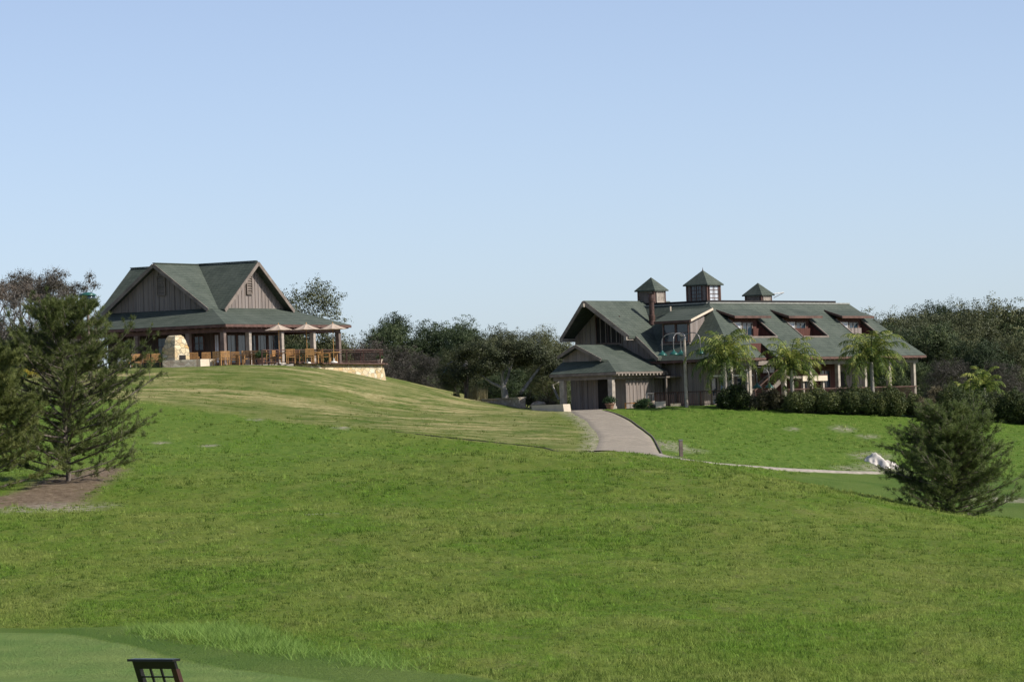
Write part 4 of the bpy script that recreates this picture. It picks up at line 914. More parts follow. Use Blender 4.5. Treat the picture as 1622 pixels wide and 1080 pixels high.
def oak(H, Rr, seed, leaf, bark='bark_dark', n=13000, nb=26, size=.17, trunkH=.22, flat=.8, label=None, name='oak_tree', bl_sc=1., low=0.28):
    """tree of height H, crown radius Rr, standing at the origin"""
    r = random.Random(seed); t_ = empty(name, (0, 0, 0), 0); m = MB(); ends = []
    base = Vector((0, 0, 0)); th = H*trunkH; m.tube([(0, 0, -.6), (.05, 0, th*.5), (0, .05, th)], [H*.040, H*.030, H*.026], 9, cap=False)
    for j in range(4):
        a = 2*math.pi*(j+r.random()*.6)/4; limbs(m, r, Vector((0, 0, th*.93)), Vector((math.cos(a)*.75, math.sin(a)*.75, .8)), H*.27, H*.016, 2, .5, ends)
    m.build('trunk', M[bark], t_, True)
    bl = []
    for i in range(nb):
        a = r.uniform(0, 2*math.pi); ph = r.uniform(0, 1); rr_ = math.sqrt(r.random())*.82; z = low+(.90-low)*ph; cap_ = math.sqrt(max(.12, 1-((z-.52)/.50)**2*flat)); s_ = r.uniform(.15, .28)*bl_sc
        bl.append((math.cos(a)*rr_*Rr*cap_, math.sin(a)*rr_*Rr*cap_, z*H, Rr*s_*1.25, Rr*s_*1.25, H*s_*.62))
    crown_mesh(n, bl, size, seed, leaf, 'crown', t_, .5, .45, 1700, .26); return t_
def place(t_, px_, py_, d_, s_, rz, label, cat='tree', group=None, sx=1, first=False, zb=None):
    r = t_ if first else copy_tree(t_)
    p = pix(px_, 600, d_); z = gz(p[0], p[1]) if zb is None else zb
    if py_ is not None:   # scale so that the top is seen at py_
        top_ = pix(px_, py_, d_)[2]; s_ = (top_-z)/s_*.93
    r.location = (p[0], p[1], z); r.scale = (s_*sx, s_*sx, s_); r.rotation_euler = (0, 0, rz); tag(r, label, cat, group); return r

# prototypes (unit height 10 m)
oakD = [oak(10, 5.0, 101+i, 'leaf_dark', 'bark_dark', 44000, 48, .185, .15, .8, bl_sc=1.25, low=.16) for i in range(3)]
oakO = [oak(10, 5.4, 201+i, 'leaf_olive', 'bark_dark', 44000, 48, .175, .15, .9, name='oak_tree', bl_sc=1.2, low=.16) for i in range(3)]
brushP = [oak(10, 5.5, 301+i, 'leaf_brush', 'bark_dark', 36000, 44, .16, .1, .8, name='brush_tree', low=.06, bl_sc=1.25) for i in range(2)]
usedp = set()
def put(lst, i, px_, py_, d_, label, sx=1., rz=0., H=10.0, group='trees behind the buildings'):
    t_ = lst[i % len(lst)]; k = id(t_); f = k not in usedp; usedp.add(k)
    return place(t_, px_, py_, d_, H*.93, rz, label, 'tree', group, sx, f)
put(oakD, 0, 612, 515, 335, 'dark oak at the left end of the dark grove beyond the terrace', 1.0, .3)
put(oakD, 1, 655, 500, 340, 'tallest dark oak of the grove between the two buildings', 1.0, 1.3)
put(oakD, 2, 702, 503, 338, 'dark oak in the grove just right of its tallest crown', .95, 2.3)
put(oakD, 0, 737, 516, 330, 'dark oak at the right end of the dark grove', .9, 3.3)
put(brushP, 0, 574, 540, 318, 'low grey brown thicket tree behind the right corner of the terrace railing', 1.1, .3)
put(brushP, 1, 622, 552, 312, 'grey leafless looking brush tree just right of the stone retaining wall', 1.25, 1.1)
put(brushP, 0, 668, 560, 306, 'grey brown brush tree in front of the dark grove', 1.1, 2.4)
put(brushP, 1, 535, 545, 325, 'grey thicket tree seen under the right end of the porch roof', 1.2, 2.0)
put(oakO, 0, 720, 553, 300, 'olive oak left of the oak with pale forked limbs, beside the green lamp', 1.0, .4)
put(oakO, 1, 770, 527, 325, 'thin olive oak crown rising behind the oak with pale limbs', .8, 1.9)
put(oakO, 2, 805, 513, 330, 'rounded oak crown highest above the oak with pale limbs', .85, 2.9)
put(oakO, 0, 850, 519, 328, 'flat topped oak crown left of the lodge roof', .85, 4.1)
put(oakO, 1, 880, 526, 332, 'oak crown touching the left edge of the lodge roof', .7, 5.)
put(oakO, 2, 868, 556, 296, 'olive oak beside the left corner of the lodge entry porch', .8, .8)
put(oakD, 1, 800, 585, 318, 'dark low oak in the shade behind the stone garden wall', 1.5, 5.1)
put(oakD, 2, 690, 590, 322, 'dark low oak at the foot of the grove above the mound', 1.5, 4.6)
put(oakD, 0, 862, 590, 312, 'dark low oak between the pale limbed oak and the lodge', 1.2, 2.9)
# behind the left building
put(oakO, 1, 478, 437, 315, 'airy tall oak rising behind the right slope of the restaurant roof', .85, .2)
put(oakD, 1, 470, 545, 312, 'dark tree seen through the porch behind the middle parasol', 1.2, 3.)
put(oakO, 0, 520, 550, 316, 'olive tree seen through the porch behind the right parasol', 1.2, 3.4)
put(oakD, 2, 440, 548, 318, 'dark tree seen through the porch behind the left parasol', 1.2, 5.4)
# right grove
RG = [(oakO, 0, 1398, 492, 330, .9, 'olive oak directly behind the right end of the lodge roof'), (oakO, 1, 1432, 486, 336, .85, 'second oak right of the lodge roof end in the top row'), (oakO, 2, 1470, 483, 340, .85, 'rounded oak in the top row left of the three small separate tufts'),
 (oakD, 1, 1494, 481, 350, .55, 'small separate oak tuft on the skyline, left of the tallest crown'), (oakD, 0, 1516, 483, 348, .55, 'small flat oak tuft on the skyline next to the tallest crown'),
 (oakO, 1, 1577, 464, 345, .95, 'tallest oak crown on the right skyline'), (oakD, 2, 1622, 474, 345, .95, 'tall oak cut by the right edge of the picture'), (oakO, 2, 1540, 492, 342, .8, 'oak filling the dip left of the tallest crown'),
 (oakD, 0, 1420, 520, 322, 1.0, 'dark oak behind the porch posts, below the skyline row'), (oakD, 1, 1470, 515, 322, 1.0, 'dark oak just right of the porch roof tip'), (oakO, 0, 1520, 520, 325, 1.0, 'grey olive oak in the middle row of the right grove'),
 (oakD, 2, 1560, 530, 318, 1.0, 'dark oak above the yellow fronded palm'), (oakO, 1, 1610, 525, 320, 1.0, 'olive oak in the middle row at the right edge'), (brushP, 0, 1505, 570, 308, 1.2, 'grey brushy tree low behind the right hedge'), (brushP, 1, 1590, 575, 310, 1.2, 'grey brushy tree low at the right edge behind the hedge'),
 (oakD, 1, 1385, 560, 318, 1.3, 'dark low tree seen between the porch posts'), (oakD, 0, 1440, 575, 312, 1.2, 'dark low tree beside the last porch post')]
for L_, i, x_, y_, d_, sx_, lb in RG: put(L_, i, x_, y_, d_, lb, sx_, x_*.37)
# main oak with pale forked limbs
def pale_oak(px_, d_):
    p = pix(px_, 600, d_); z0 = gz(p[0], p[1]); t_ = empty('oak_tree', (p[0], p[1], z0), 0, 'spreading oak with pale forked limbs above the stone garden wall', 'tree'); r = random.Random(8); m = MB(); ends = []
    m.tube([(0, 0, -.5), (-.05, 0, .8), (-.15, 0, 1.3)], [.30, .24, .20], 10, cap=False)
    for dirn, L_ in (((-1.2, 0, .75), 2.3), ((-.25, -.2, 1.2), 1.9), ((.5, .3, 1.1), 2.2), ((-.4, .5, 1), 1.9)): limbs(m, r, Vector((-.15, 0, 1.2)), Vector(dirn), L_*.85, .12, 1, .5, ends)
    m.tube([(.55, .1, -.4), (1.1, 0, .9), (1.9, 0, 1.9), (2.7, .1, 2.9)], [.15, .12, .10, .06], 8, cap=False); limbs(m, r, Vector((2.2, 0, 2.2)), Vector((.8, .2, 1)), 1.2, .06, 1, .5, ends)
    m.tube([(3.6, 0, .3), (3.2, 0, 1.3), (3.9, 0, 1.6), (5, .1, 1.8), (5.9, 0, 2.4)], [.09, .08, .07, .06, .04], 7, cap=False)
    m.build('trunk', M['bark_white'], t_, True)
    bl = []
    for i in range(46):
        x = r.uniform(-3.8, 3.9); y_ = r.uniform(-2.2, 2.2); top_ = 4.4*math.sqrt(max(.05, 1-(x/5.0)**2)); z = r.uniform(1.9 if abs(x) > 2.4 else 2.6, max(2.4, top_)); s_ = r.uniform(.5, 1.0); bl.append((x, y_, z, s_*1.15, s_*1.15, s_*.6))
    crown_mesh(48000, bl, .13, 61, 'leaf_olive', 'crown', t_, .5, .3, 1500, .19)
pale_oak(800, 284)
# bare oaks at far left
def bare(H, Rr, seed, n):
    r = random.Random(seed); t_ = empty('bare_tree', (0, 0, 0)); m = MB(); ends = []
    m.tube([(0, 0, -.5), (0, 0, H*.25)], [H*.03, H*.022], 8, cap=False)
    for j in range(5):
        a = 2*math.pi*(j+r.random()*.6)/5; limbs(m, r, Vector((0, 0, H*.24)), Vector((math.cos(a)*.7, math.sin(a)*.7, .95)), H*.30, H*.013, 3, .5, ends)
    for q in ends:
        for k in range(5): d = Vector((r.uniform(-1, 1), r.uniform(-1, 1), r.uniform(-.4, 1))).normalized(); m.tube([q, q+d*.35, q+d*.6+Vector((0, 0, .1))], [.018, .012, .004], 3, cap=False)
    m.build('trunk', M['bark_pale'], t_, True)
    bl = [(q.x, q.y, q.z, .55, .55, .4) for q in ends]; V, F_, rn = leaf_cloud(n, bl, .11, seed, .2, 1.4, .1); np_mesh('crown', V, F_, M['leaf_bare'], t_, {'rnd': rn}); return t_
b0 = bare(9, 4, 5, 15000); b1 = bare(9, 4, 9, 15000)
place(b0, 28, 424, 302, 8.6, .3, 'sparse brown bare oak at the far left edge of the skyline', 'tree', 'bare oaks at the far left', 1.0, True)
place(b1, 100, 424, 305, 8.6, 1.3, 'sparse grey bare oak nearest the restaurant roof, behind the green lantern', 'tree', 'bare oaks at the far left', 1.0, True)
place(b0, 62, 440, 310, 8.6, 2.3, 'lower bare oak between the two tall bare ones at far left', 'tree', 'bare oaks at the far left', 1.1)
place(b1, -10, 440, 298, 8.6, 4.3, 'bare oak cut by the left edge of the picture', 'tree', 'bare oaks at the far left', 1.1)
put(brushP, 1, 30, 500, 296, 'grey brown brush tree behind the left pines', 1.2, 3.2, group='bare oaks at the far left'); put(brushP, 0, 105, 505, 300, 'grey brush tree left of the restaurant, behind the pine', 1.2, .2, group='bare oaks at the far left')

# ---------------------------------------------------------------- pines
def pine(pos, H, prof, seed, nbr, label, mat='leaf_pine', lean=0., tufts=1., th=.12, needle=.17, rise=(.25, .75), trunkr=.018, bias=(0, 0), nw=.085, K=26):
    """prof(h) -> branch length at relative height h"""
    r = random.Random(seed); g_ = np.random.default_rng(seed); t_ = empty('pine_tree', pos, 0, label, 'pine'); m = MB(); mb = MB()
    tp_ = [Vector((lean*H*(k/8)**1.5+.04*math.sin(k*1.7), .04*math.cos(k*2.1), H*k/8-.35*(k == 0))) for k in range(9)]
    m.tube(tp_, [H*trunkr*(1-.88*k/8)+.008 for k in range(9)], 10, cap=False)
    def tpos(h): k = min(7, int(h*8)); f_ = h*8-k; return tp_[k].lerp(tp_[k+1], f_)
    T = []; D = []
    for i in range(nbr):
        h = th+(1-th)*(i/nbr)**.9; h = min(.98, h+r.uniform(-.02, .02)); a = i*2.399+r.uniform(-.5, .5); L_ = max(.2, prof(h)*r.choice((r.uniform(.5, .8), r.uniform(.8, 1.12), r.uniform(.9, 1.1)))); L_ *= 1+bias[0]*math.cos(a)
        p = tpos(h).copy(); up = r.uniform(*rise)*(.45+1.3*h); d = Vector((math.cos(a), math.sin(a), up)).normalized(); pts = [p.copy()]; n = 5
        for k in range(n): d = (d+Vector((r.uniform(-.12, .12), r.uniform(-.12, .12), .06))).normalized(); p = p+d*L_/n; pts.append(p.copy())
        rr_ = .007+.011*L_; mb.tube(pts, [rr_*(1-.75*k/n) for k in range(n+1)], 5, cap=False)
        for k in range(1, n+1):
            nt_ = (2 if k < 3 else 4)
            for j in range(nt_):
                q = pts[k].lerp(pts[k-1], r.random()); sd_ = (pts[k]-pts[k-1]).normalized()+Vector((r.uniform(-1, 1), r.uniform(-1, 1), r.uniform(-.35, .8)))*.95; sd_.normalize(); sl2 = r.uniform(.3, .85)*(.45+.22*L_)
                e_ = q+sd_*sl2; mb.tube([q, q.lerp(e_, .5)+Vector((0, 0, .02)), e_+Vector((0, 0, .05))], [.012, .009, .004], 3, cap=False)
                for w_ in range(max(2, int(4*tufts))): f_ = r.uniform(.15, 1.05); T.append(q.lerp(e_, f_)); D.append(sd_)
            T.append(pts[k]); D.append((pts[k]-pts[k-1]).normalized())
    m.build('trunk', M['bark_pine'], t_, True); mb.build('branches', M['bark_pine'], t_)
    T = np.array([tuple(q) for q in T]); D = np.array([tuple(q) for q in D]); N = len(T)*K
    c = np.repeat(T, K, 0); d = np.repeat(D, K, 0)*.75+g_.normal(size=(N, 3))*.62; d[:, 2] += .18; d /= np.linalg.norm(d, axis=1)[:, None]
    L_ = needle*g_.uniform(.6, 1.2, N)[:, None]; s_ = np.cross(d, g_.normal(size=(N, 3))); s_ /= np.linalg.norm(s_, axis=1)[:, None]; c = c+g_.normal(size=(N, 3))*.035
    wd_ = needle*nw; V = np.stack([c-s_*wd_, c+s_*wd_, c+d*L_], 1).reshape(-1, 3)
    np_mesh('needles', V, np.arange(N*3).reshape(-1, 3), M[mat], t_, {'rnd': np.repeat(np.repeat(g_.random(len(T)), K)*.6+g_.random(N)*.4, 3)})
    return t_
def profL(h): return 4.3*math.sin(math.pi*min(1, (h+.28)/1.32))**.8*(1 if h < .5 else 1-.22*(h-.5)/.5)
p = hit(108, 764); pine((p[0], p[1], p[2]-.05), 7.2, profL, 12, 120, 'large open branched pine standing in the brown mulch at left', 'leaf_pine', -.02, 1.15, .05, .17, (.0, .5), .014, (0, 0), .06, 18)
p = pix(-24, 770, 166); pine((p[0], p[1], gz(p[0], p[1])), 5.1, lambda h: 3.0*(1-h*.5), 14, 90, 'dark pine cut by the left edge of the picture', 'leaf_pine', 0, 1.1, .06, .18, (.0, .6), .018, (0, 0), .07, 20)
def profR(h): return 2.7*max(.05, 1-(max(0, h-.15)/.87)**2.2)**.55
p = pix(1509, 812, 170); pine((p[0], p[1], gz(p[0], p[1])), 3.9, profR, 16, 150, 'bushy young pine in front of the sand patch at right', 'leaf_pine2', .0, 1.0, .02, .14, (-.1, .42), .018, (0, 0), .065, 16)

# ---------------------------------------------------------------- palms
def palm(px_, d_, crown_y, R_, seed, label, nf=20, th=.13, group='feather palms in front of the lodge', zb=None, leaf='leaf_palm'):
    p = pix(px_, 600, d_); z0 = gz(p[0], p[1]) if zb is None else zb; hc = float(pix(px_, crown_y, d_)[2])-z0; r = random.Random(seed); g_ = np.random.default_rng(seed)
    t_ = empty('palm_tree', (p[0], p[1], z0), 0, label, 'palm', group)
    MB().tube([(0.0, 0, -.3), (.02, 0, hc*.35), (0, 0, hc*.8), (0, 0, hc)], [th*1.25, th, th*.9, th*.6], 12).build('trunk', M['bark_palm'], t_, True)
    MB().tube([(0, 0, hc*.93), (0, 0, hc+.35)], [th*.9, .04], 10).build('crownshaft', M['leaf_hedge'], t_, True)
    for i in range(nf):
        a = i*2.399+r.uniform(-.3, .3); L_ = R_*r.uniform(.85, 1.15); el = 1.5-1.9*(i/nf)**1.0; pts = []; q = Vector((0, 0, hc)); ang = el
        n = 9
        for k in range(n+1):
            pts.append(q.copy()); q = q+Vector((math.cos(a)*math.cos(ang), math.sin(a)*math.cos(ang), math.sin(ang)))*L_/n*1.25; ang -= .04+.050*k
        M_ = 46; u = np.sort(g_.uniform(.10, 1, M_)); P_ = np.array([tuple(v_) for v_ in pts]); k_ = np.minimum((u*n).astype(int), n-1); f_ = (u*n-k_)[:, None]; c = P_[k_]*(1-f_)+P_[k_+1]*f_; dr = P_[k_+1]-P_[k_]; dr /= np.linalg.norm(dr, axis=1)[:, None]
        side = np.array([-math.sin(a), math.cos(a), 0.]); Vs = []; 
        for sg in (-1, 1):
            ll = (.42*np.sin(np.pi*np.clip(u*.85+.12, 0, 1))+.08)[:, None]*R_/2; dd = dr*.55+side*sg*.75+np.array([0, 0, -.35])+g_.normal(size=(M_, 3))*.22; dd /= np.linalg.norm(dd, axis=1)[:, None]
            mid = c+dd*ll*.55; tip = mid+(dd+np.array([0, 0, -.75]))*ll*.45; wv = dr*.020
            Vs.append(np.stack([c-wv, c+wv, mid+wv, mid-wv], 1)); Vs.append(np.stack([mid-wv, mid+wv, tip+wv*.2, tip-wv*.2], 1))
        V = np.concatenate(Vs).reshape(-1, 3); fr_ = np_mesh('frond', V, np.arange(len(V)).reshape(-1, 4), M[leaf], t_, {'rnd': np.repeat(np.clip(g_.normal(.35+.3*(el > .3), .28, len(V)//4), 0, 1), 4)})
        MB().tube(pts, [.03*(1-.8*k/n)+.004 for k in range(n+1)], 5, cap=False).build('rachis', M['leaf_bright'], fr_)
    return t_
palm(1148, 263, 568, 2.15, 3, 'yellow green feather palm left of three, in front of the lodge corner post', 34)
palm(1254, 262, 580, 2.0, 5, 'middle feather palm of three, arching in front of the staircase', 28)
palm(1381, 263, 567, 2.25, 7, 'right feather palm of three, its fronds over the lodge porch roof', 34)
palm(1558, 292, 612, 1.7, 9, 'small yellow fronded palm behind the right hedge', 16, group=None); palm(1525, 294, 622, 1.2, 10, 'lowest small palm peeping over the right hedge', 12, group=None)

# ---------------------------------------------------------------- hedges and shrubs
def bush_at(px_, d_, w_, h_, mat, label, seed, n=5000, size=.11, dep=.9, cat='shrub', group=None, name='shrub'):
    p = pix(px_, 600, d_); hx = w_/6600*d_/2; hz = h_/6600*d_; return bush(name, (p[0], p[1], gz(p[0], p[1])-.05), (hx, dep, hz), mat, label, cat, seed, n, size, group, 16)
bush_at(1160, 262.5, 62, 44, 'leaf_hedge', 'dark rounded shrub below the left feather palm', 41, 14000, .14)
bush_at(1216, 262, 60, 38, 'leaf_tan', 'tan green shrub at the foot of the staircase', 42, 13000, .13)
for i, (x_, w_, h_, mt, lb) in enumerate(((1285, 92, 42, 'leaf_hedge', 'dark hedge shrub at the left end of the long hedge, right of the middle palm'), (1348, 98, 44, 'leaf_hedge', 'hedge shrub left of the right palm trunk'), (1415, 92, 46, 'leaf_hedge', 'hedge shrub just right of the right palm trunk'),
    (1478, 60, 48, 'leaf_tan', 'greyish shrub right of the last porch post'), (1518, 108, 58, 'leaf_hedge', 'tall green shrub behind the top of the bushy young pine'), (1582, 116, 58, 'leaf_hedge', 'tall yellow tipped shrub near the right edge'), (1640, 90, 42, 'leaf_hedge', 'shrub at the right edge of the picture'))):
    bush_at(x_, 261.5, w_, h_+6, mt, lb, 50+i, 40000, .115, 1.3, 'hedge', 'hedge along the lodge')
bush_at(50, 266, 50, 22, 'leaf_yellow', 'shrub of yellow flowers behind the left pine', 70, 2500, .08, .4)
bush_at(20, 264, 46, 34, 'leaf_bright', 'pale green succulent clump at the far left edge of the terrace', 71, 1800, .2, .5)
bush_at(1018, 265.5, 34, 17, 'leaf_bright', 'low spreading shrub in front of the lit board wall', 72, 2500, .09, .5)
bush_at(862, 276, 46, 26, 'leaf_tan', 'small shrub behind the pale garden wall by the lodge', 73, 2000, .09, .5)
bush_at(830, 283, 40, 34, 'leaf_olive', 'olive shrub between the two pale garden walls', 74, 3000, .09, .6)
# dry grasses by the garden wall
for i, (x_, h_, lb) in enumerate(((752, 30, 'clump of tall dry reeds left of the stone garden wall'), (764, 26, 'second dry reed clump, closest to the stone garden wall'), (722, 14, 'short dry reed clump left of the brown lamp post'), (744, 20, 'dry reed clump just right of the brown lamp post'))):
    p = pix(x_, 600, 283.5); z = gz(p[0], p[1])-.05; g_ = np.random.default_rng(i+90); n = 160; a = g_.uniform(0, 6.28, n); hz = h_/6600*284*g_.uniform(.5, 1.1, n); b = np.c_[g_.normal(0, .12, n), g_.normal(0, .12, n), np.zeros(n)]; t2 = b+np.c_[np.cos(a)*.22*hz, np.sin(a)*.22*hz, hz]; sdv = np.c_[np.sin(a), -np.cos(a), 0*a]*.018
    o = np_mesh('reed_clump', np.stack([b-sdv, b+sdv, t2], 1).reshape(-1, 3), np.arange(n*3).reshape(-1, 3), M['reed'], None, {'rnd': np.repeat(g_.random(n), 3)}); o.location = (p[0], p[1], z); tag(o, lb, 'grasses', 'dry reeds by the garden wall')

# ---------------------------------------------------------------- garden walls, stones, sand
def gwall(p0, p1, h, w_, mat, label, batter=0.):
    a = Vector((*p0[:2], 0)); b = Vector((*p1[:2], 0)); za = gz(a.x, a.y); zb_ = gz(b.x, b.y); zt = max(za, zb_)+h; d = (b-a).normalized(); nn = Vector((d.y, -d.x, 0))*w_/2
    m = MB(); q = [a-nn, b-nn, b+nn, a+nn]; lo = [Vector((v_.x, v_.y, min(za, zb_)-.6)) for v_ in q]; hi = [Vector((v_.x, v_.y, zt)) for v_ in q]; lo[2] += d*batter; lo[1] += d*batter
    m.add(lo+hi, [(0,3,2,1),(4,5,6,7),(0,1,5,4),(1,2,6,5),(2,3,7,6),(3,0,4,7)]); o = m.build('garden_wall', M[mat]); return tag(o, label, 'stone wall')
gw_ = gwall(pix(768, 600, 279), pix(826, 600, 272.5), .14, .45, 'stone_low', 'stone garden wall with flat coping below the oak with pale limbs')
a = pix(768, 600, 279); b = pix(826, 600, 272.5); zt = max(gz(a[0], a[1]), gz(b[0], b[1]))+.14; MB().bar((a[0], a[1], zt+.03), (b[0], b[1], zt+.03), .58, .07).build('coping', M['stone_low'], gw_)
gwall(pix(846, 600, 266.5), pix(896, 600, 262.5), .34, .5, 'cream', 'smooth pale cream wall ending at the lodge entry column', .25)
def rock(px_, py_, d_, s_, mat, label, seed, zoff=0.):
    r = random.Random(seed); p = pix(px_, py_, d_); m = MB(); bm_ = []
    n, k = 10, 6
    for i in range(k):
        ph = math.pi*(i+.5)/k
        for j in range(n): a = 2*math.pi*j/n; q = r.uniform(.8, 1.15); bm_.append((s_[0]*math.sin(ph)*math.cos(a)*q, s_[1]*math.sin(ph)*math.sin(a)*q, s_[2]*math.cos(ph)*q))
    m.add(bm_, [(i*n+j, (i+1)*n+j, (i+1)*n+(j+1) % n, i*n+(j+1) % n) for i in range(k-1) for j in range(n)]+[tuple(range(n)), tuple(range(k*n-1, (k-1)*n-1, -1))])
    o = m.build('boulder', M[mat]); o.location = (p[0], p[1], gz(p[0], p[1])+s_[2]*.35+zoff); return tag(o, label, 'boulder')
rock(852, 640, 273, (.55, .35, .28), 'stone_low', 'brown boulder behind the cream wall near the lodge', 3, .15)
rock(1036, 640, 266, (.3, .3, .3), 'stone_low', 'small rough stone at the left of the cream block', 4)
a = pix(1046, 642, 265.5); o = MB().box(-.32, .32, -.2, .2, -.3, .36).build('stone_block', M['cream']); o.location = (a[0], a[1], gz(a[0], a[1])); o.rotation_euler = (0, 0, .1); tag(o, 'square cream stone block on the lawn edge by the lit wall', 'stone block')
o = MB().box(-.32, .32, -.2, .2, -.3, .18).build('stone_block', M['stone_low']); a = pix(1070, 642, 266.5); o.location = (a[0], a[1], gz(a[0], a[1])); tag(o, 'grey stone block against the railing, left of the tall lamp post', 'stone block')
# sand pile: small mound on the slope
h_ = hit(1403, 739); n = 34; g1 = np.linspace(-1.25, 1.25, n); X, Y = np.meshgrid(g1, g1); x_ = h_[0]-.05+X*.80; y_ = h_[1]+Y*4.6+2
prof = np.clip(1-np.hypot(X*.95+.18*np.sin(Y*3), Y), 0, 1)**.8; rag = vnoise(X*3+9, Y*3+5, 2); z_ = terr(x_, y_)-.14+prof*(.22+.6*rag)*np.clip((prof-.02)*9, 0, 1)+(.13*(vnoise(X*9+9, Y*7+5, 6)-.4)*(prof > .05))
idx = np.arange(n*n).reshape(n, n); o = np_mesh('sand_pile', np.stack([x_, y_, z_], -1).reshape(-1, 3), np.stack([idx[:-1, :-1], idx[:-1, 1:], idx[1:, 1:], idx[1:, :-1]], -1).reshape(-1, 4), M['sand'], None, None, True); tag(o, 'patch of bright white sand on the slope beside the young pine', 'sand')

# ---------------------------------------------------------------- lamp posts
def bell(m_parent, x, y, z, s_=1.25):
    b = MB().lathe([(.02, .34), (.06, .30), (.08, .22), (.15, .18), (.25, .08), (.33, -.02), (.31, -.02), (.21, .05), (.06, .14)], 18, (x, y, z)).build('lamp_shade', M['lamp_green'], m_parent, True)
    MB().lathe([(.03, -.02), (.06, .02), (.05, .1), (.02, .14)], 10, (x, y, z+.02)).build('bulb', M['cream'], b); return b
def lamp(px_, d_, zb, H, arms, label, drop=.55, r0=.11, post='post'):
    p = pix(px_, 600, d_); t_ = empty('lamp_post', (p[0], p[1], zb), 0, label, 'street lamp', 'gooseneck lamps with green bell shades')
    MB().tube([(0, 0, -.3), (0, 0, H*.75), (0, 0, H)], [r0, r0*.85, r0*.75], 12).build('pole', M[post], t_)
    MB().lathe([(r0*1.3, H*.66), (r0*1.3, H*.69)], 12).lathe([(r0*1.1, H-.12), (r0*.8, H+.05), (.02, H+.14)], 12).build('collar', M['metal'], t_)
    for ang, R_ in arms:
        a = D2R(ang); pts = []
        for k in range(11): f_ = math.pi*k/10; rr_ = R_/2*(1-math.cos(f_)); pts.append((math.cos(a)*rr_, math.sin(a)*rr_, H-.25+.48*math.sin(f_)*1.0))
        pts.append((math.cos(a)*R_, math.sin(a)*R_, H-.25-drop)); o = MB().tube(pts, .03, 7).build('arm', M['metal'], t_); bell(o, math.cos(a)*R_, math.sin(a)*R_, H-.25-drop-.34)
    return t_
p = pix(1086, 643, 263.5); lamp(1086, 263.5, gz(p[0], p[1]), float(pix(1086, 533, 263.5)[2])-gz(p[0], p[1]), ((178, 1.42), (238, 1.40), (-42, 1.28), (98, 1.3)), 'tallest lamp post with four gooseneck arms in front of the shaded lodge wall')
p = pix(1183, 600, 264.5); zb = gz(p[0], p[1]); lamp(1183, 264.5, zb, float(pix(1183, 588, 264.5)[2])-zb, ((200, 1.05), (-70, 1.6), (-5, 1.40)), 'shorter lamp post half hidden by the dark shrub right of the left palm', .5)
p = pix(738, 600, 285); zb = gz(p[0], p[1]); lamp(738, 285, zb, float(pix(738, 577, 285)[2])-zb, ((180, 1.35),), 'brown lamp post with one green shade at the foot of the oaks', .05, .17, 'bark_pine')
# lantern at the far left
p = pix(139, 487, 262); t_ = empty('lantern_post', (p[0], p[1], gz(p[0], p[1])), 0, 'tall green rimmed glass lantern rising behind the left pine', 'lantern'); zt = float(p[2])-gz(p[0], p[1])
MB().tube([(0, 0, -.2), (0, 0, zt-.25)], .10, 10).build('pole', M['post_dark_shaded'], t_); MB().lathe([(.12, zt-.45), (.30, zt-.28), (.22, zt-.05), (.26, zt+.0)], 16).build('lamp_base', M['lamp_green'], t_)
MB().lathe([(.24, zt+.0), (.42, zt+.22), (.48, zt+.5), (.50, zt+.72)], 20).build('glass_bowl', M['glass'], t_, True); MB().lathe([(.54, zt+.72), (.55, zt+.80), (.30, zt+.92), (.05, zt+.96)], 20).build('lamp_cap', M['lamp_green'], t_, True)
# bollard
h_ = hit(1079, 724); t_ = empty('bollard', (h_[0], h_[1], h_[2]), .2, 'dark square bollard beside the bend of the driveway', 'bollard'); MB().box(-.085, .085, -.085, .085, -.2, .86).build('shaft', M['post_dark_shaded'], t_); MB().box(-.10, .10, -.10, .10, .86, .93).build('cap', M['metal'], t_)
# orange bench by the lit wall
p = pix(1000, 640, 266); t_ = empty('bench', (p[0], p[1], gz(p[0], p[1])), D2R(8), 'low orange wooden bench between the entry column and the lit wall', 'bench'); MB().box(-.42, .42, -.16, .16, .30, .36).build('seat', M['orange'], t_)
for x in (-.38, .38): MB().box(x-.03, x+.03, -.15, .15, 0, .30).build('leg', M['orange'], t_)
pz0 = gz(*pix(966, 640, 266)[:2]); pot_plant(966, 640, 265.8, pz0, .95, 'potted shrub beside the right entry column of the lodge', seed=8); pot_plant(1022, 642, 266.3, gz(*pix(1022, 642, 266.3)[:2]), .8, 'small terracotta pot under the spreading shrub by the lit wall', seed=9, leafh=.3)
# ---------------------------------------------------------------- foreground armchair seen from behind
D_ = 53.0; p = pix(241, 1043, D_); zc = gz(p[0], p[1]); t_ = empty('armchair', (p[0], p[1], zc), D2R(-33), 'dark wooden chair with a square lattice back at the bottom left, turned away', 'chair')
Hc = float(p[2])-zc; W_ = .335; tl = .42
def yb(z): return (Hc-z)*tl
def cb(x0, x1, z0, z1): return [(x0, yb(z0), z0), (x1, yb(z0), z0), (x1, yb(z1), z1), (x0, yb(z1), z1)]
MB().slab([(-W_-.03, -.05, Hc-.03), (W_+.03, -.05, Hc-.03), (W_+.03, -.05, Hc), (-W_-.03, -.05, Hc)], (0, .16, 0)).build('top_rail', M['black'], t_)
MB().slab(cb(-W_, W_, Hc-.13, Hc-.03), (0, .05, 0)).build('upper_frame', M['black'], t_); MB().slab(cb(-W_+.08, W_-.08, .48, .54), (0, .045, 0)).build('lower_frame', M['black'], t_)
for x0, x1, mt in ((-W_, -W_+.08, 'black'), (W_-.08, W_, 'black_brown')): MB().slab(cb(x0, x1, .0, Hc-.13), (0, .075, 0)).build('leg', M[mt], t_)  # right leg browner: sunlight on that side is put into its colour
lt = MB()
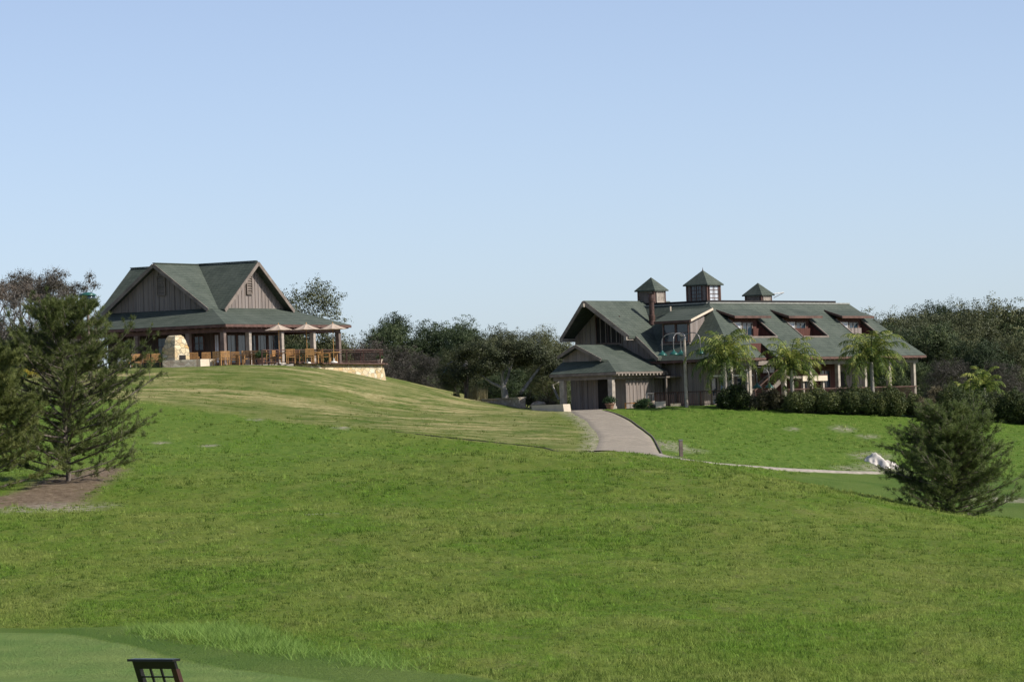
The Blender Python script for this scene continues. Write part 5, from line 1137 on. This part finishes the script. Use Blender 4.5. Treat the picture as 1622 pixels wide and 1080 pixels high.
for k in (1, 2): x = -W_+.08+(2*W_-.16)*k/3; lt.slab(cb(x-.013, x+.013, .54, Hc-.13), (0, .025, 0))
for k in range(1, 4): z = Hc-.13-k*.105; lt.slab(cb(-W_+.08, W_-.08, z-.010, z+.010), (0, .028, 0))
lt.build('lattice', M['black'], t_)
MB().box(-W_, W_, .26, .80, .40, .45).build('seat', M['black'], t_)
for sx in (-1, 1): MB().box(sx*(W_-.03)-.03, sx*(W_-.03)+.03, .74, .80, 0, .40).build('leg', M['black'], t_)

# ---------------------------------------------------------------- far wood behind the groves
def far_wood(name, spans, mat, label, n, size, seed):
    """long band of distant crowns: spans = [(px, top py, depth)]"""
    r = random.Random(seed); bl = []
    for (x0, t0, d0), (x1, t1, d1) in zip(spans[:-1], spans[1:]):
        k = max(2, int(abs(x1-x0)/9))
        for i in range(k):
            f_ = (i+r.random())/k; x = x0+(x1-x0)*f_; d = d0+(d1-d0)*f_+r.uniform(-4, 4); top_ = pix(x, t0+(t1-t0)*f_, d); zb_ = gz(top_[0], top_[1]); h = top_[2]-zb_
            for q in (.2, .5, .8): s_ = r.uniform(1.0, 1.6); bl.append((top_[0]+r.uniform(-.5, .5), d+r.uniform(-1.5, 1.5), zb_+h*q, s_, s_, max(.6, h*.24)))
    V, F_, rn = leaf_cloud(n, bl, size, seed, .5, 1.3, .6); o = np_mesh(name, V, F_, M[mat], None, {'rnd': rn}); tag(o, label, 'wood', kind='stuff')
far_wood('far_wood', [(560, 565, 352), (640, 545, 352), (720, 550, 352), (800, 548, 352), (900, 560, 352)], 'leaf_dark', 'dark mass of distant woodland filling the gap between the two buildings', 60000, .34, 5)
far_wood('far_wood', [(1340, 560, 356), (1400, 515, 358), (1460, 505, 360), (1520, 505, 360), (1560, 500, 360), (1700, 495, 360)], 'leaf_dark', 'dark mass of distant woodland behind the right grove', 70000, .36, 6)
far_wood('far_wood', [(-60, 520, 340), (0, 520, 340), (60, 530, 340), (150, 535, 340)], 'leaf_brush', 'greyish mass of distant brush behind the bare oaks at left', 26000, .32, 7)
far_wood('far_wood', [(380, 552, 345), (450, 540, 345), (520, 545, 345), (570, 560, 345)], 'leaf_olive', 'olive mass of distant woodland seen through the restaurant porch', 26000, .32, 8)


# ---------------------------------------------------------------- worn edge between mound and rough
ed = MB(); q = resample(mound_front[6:], 60); E_ = [Vector((p_[0], p_[1], gz(*p_)-.02)) for p_ in q]
for a, b in zip(E_[:-1], E_[1:]): ed.bar(a, b, .06, .045)
tag(ed.build('lawn_edging', M['bark_dark']), 'thin dark edging line where the straw coloured mound meets the rough grass', 'edging')
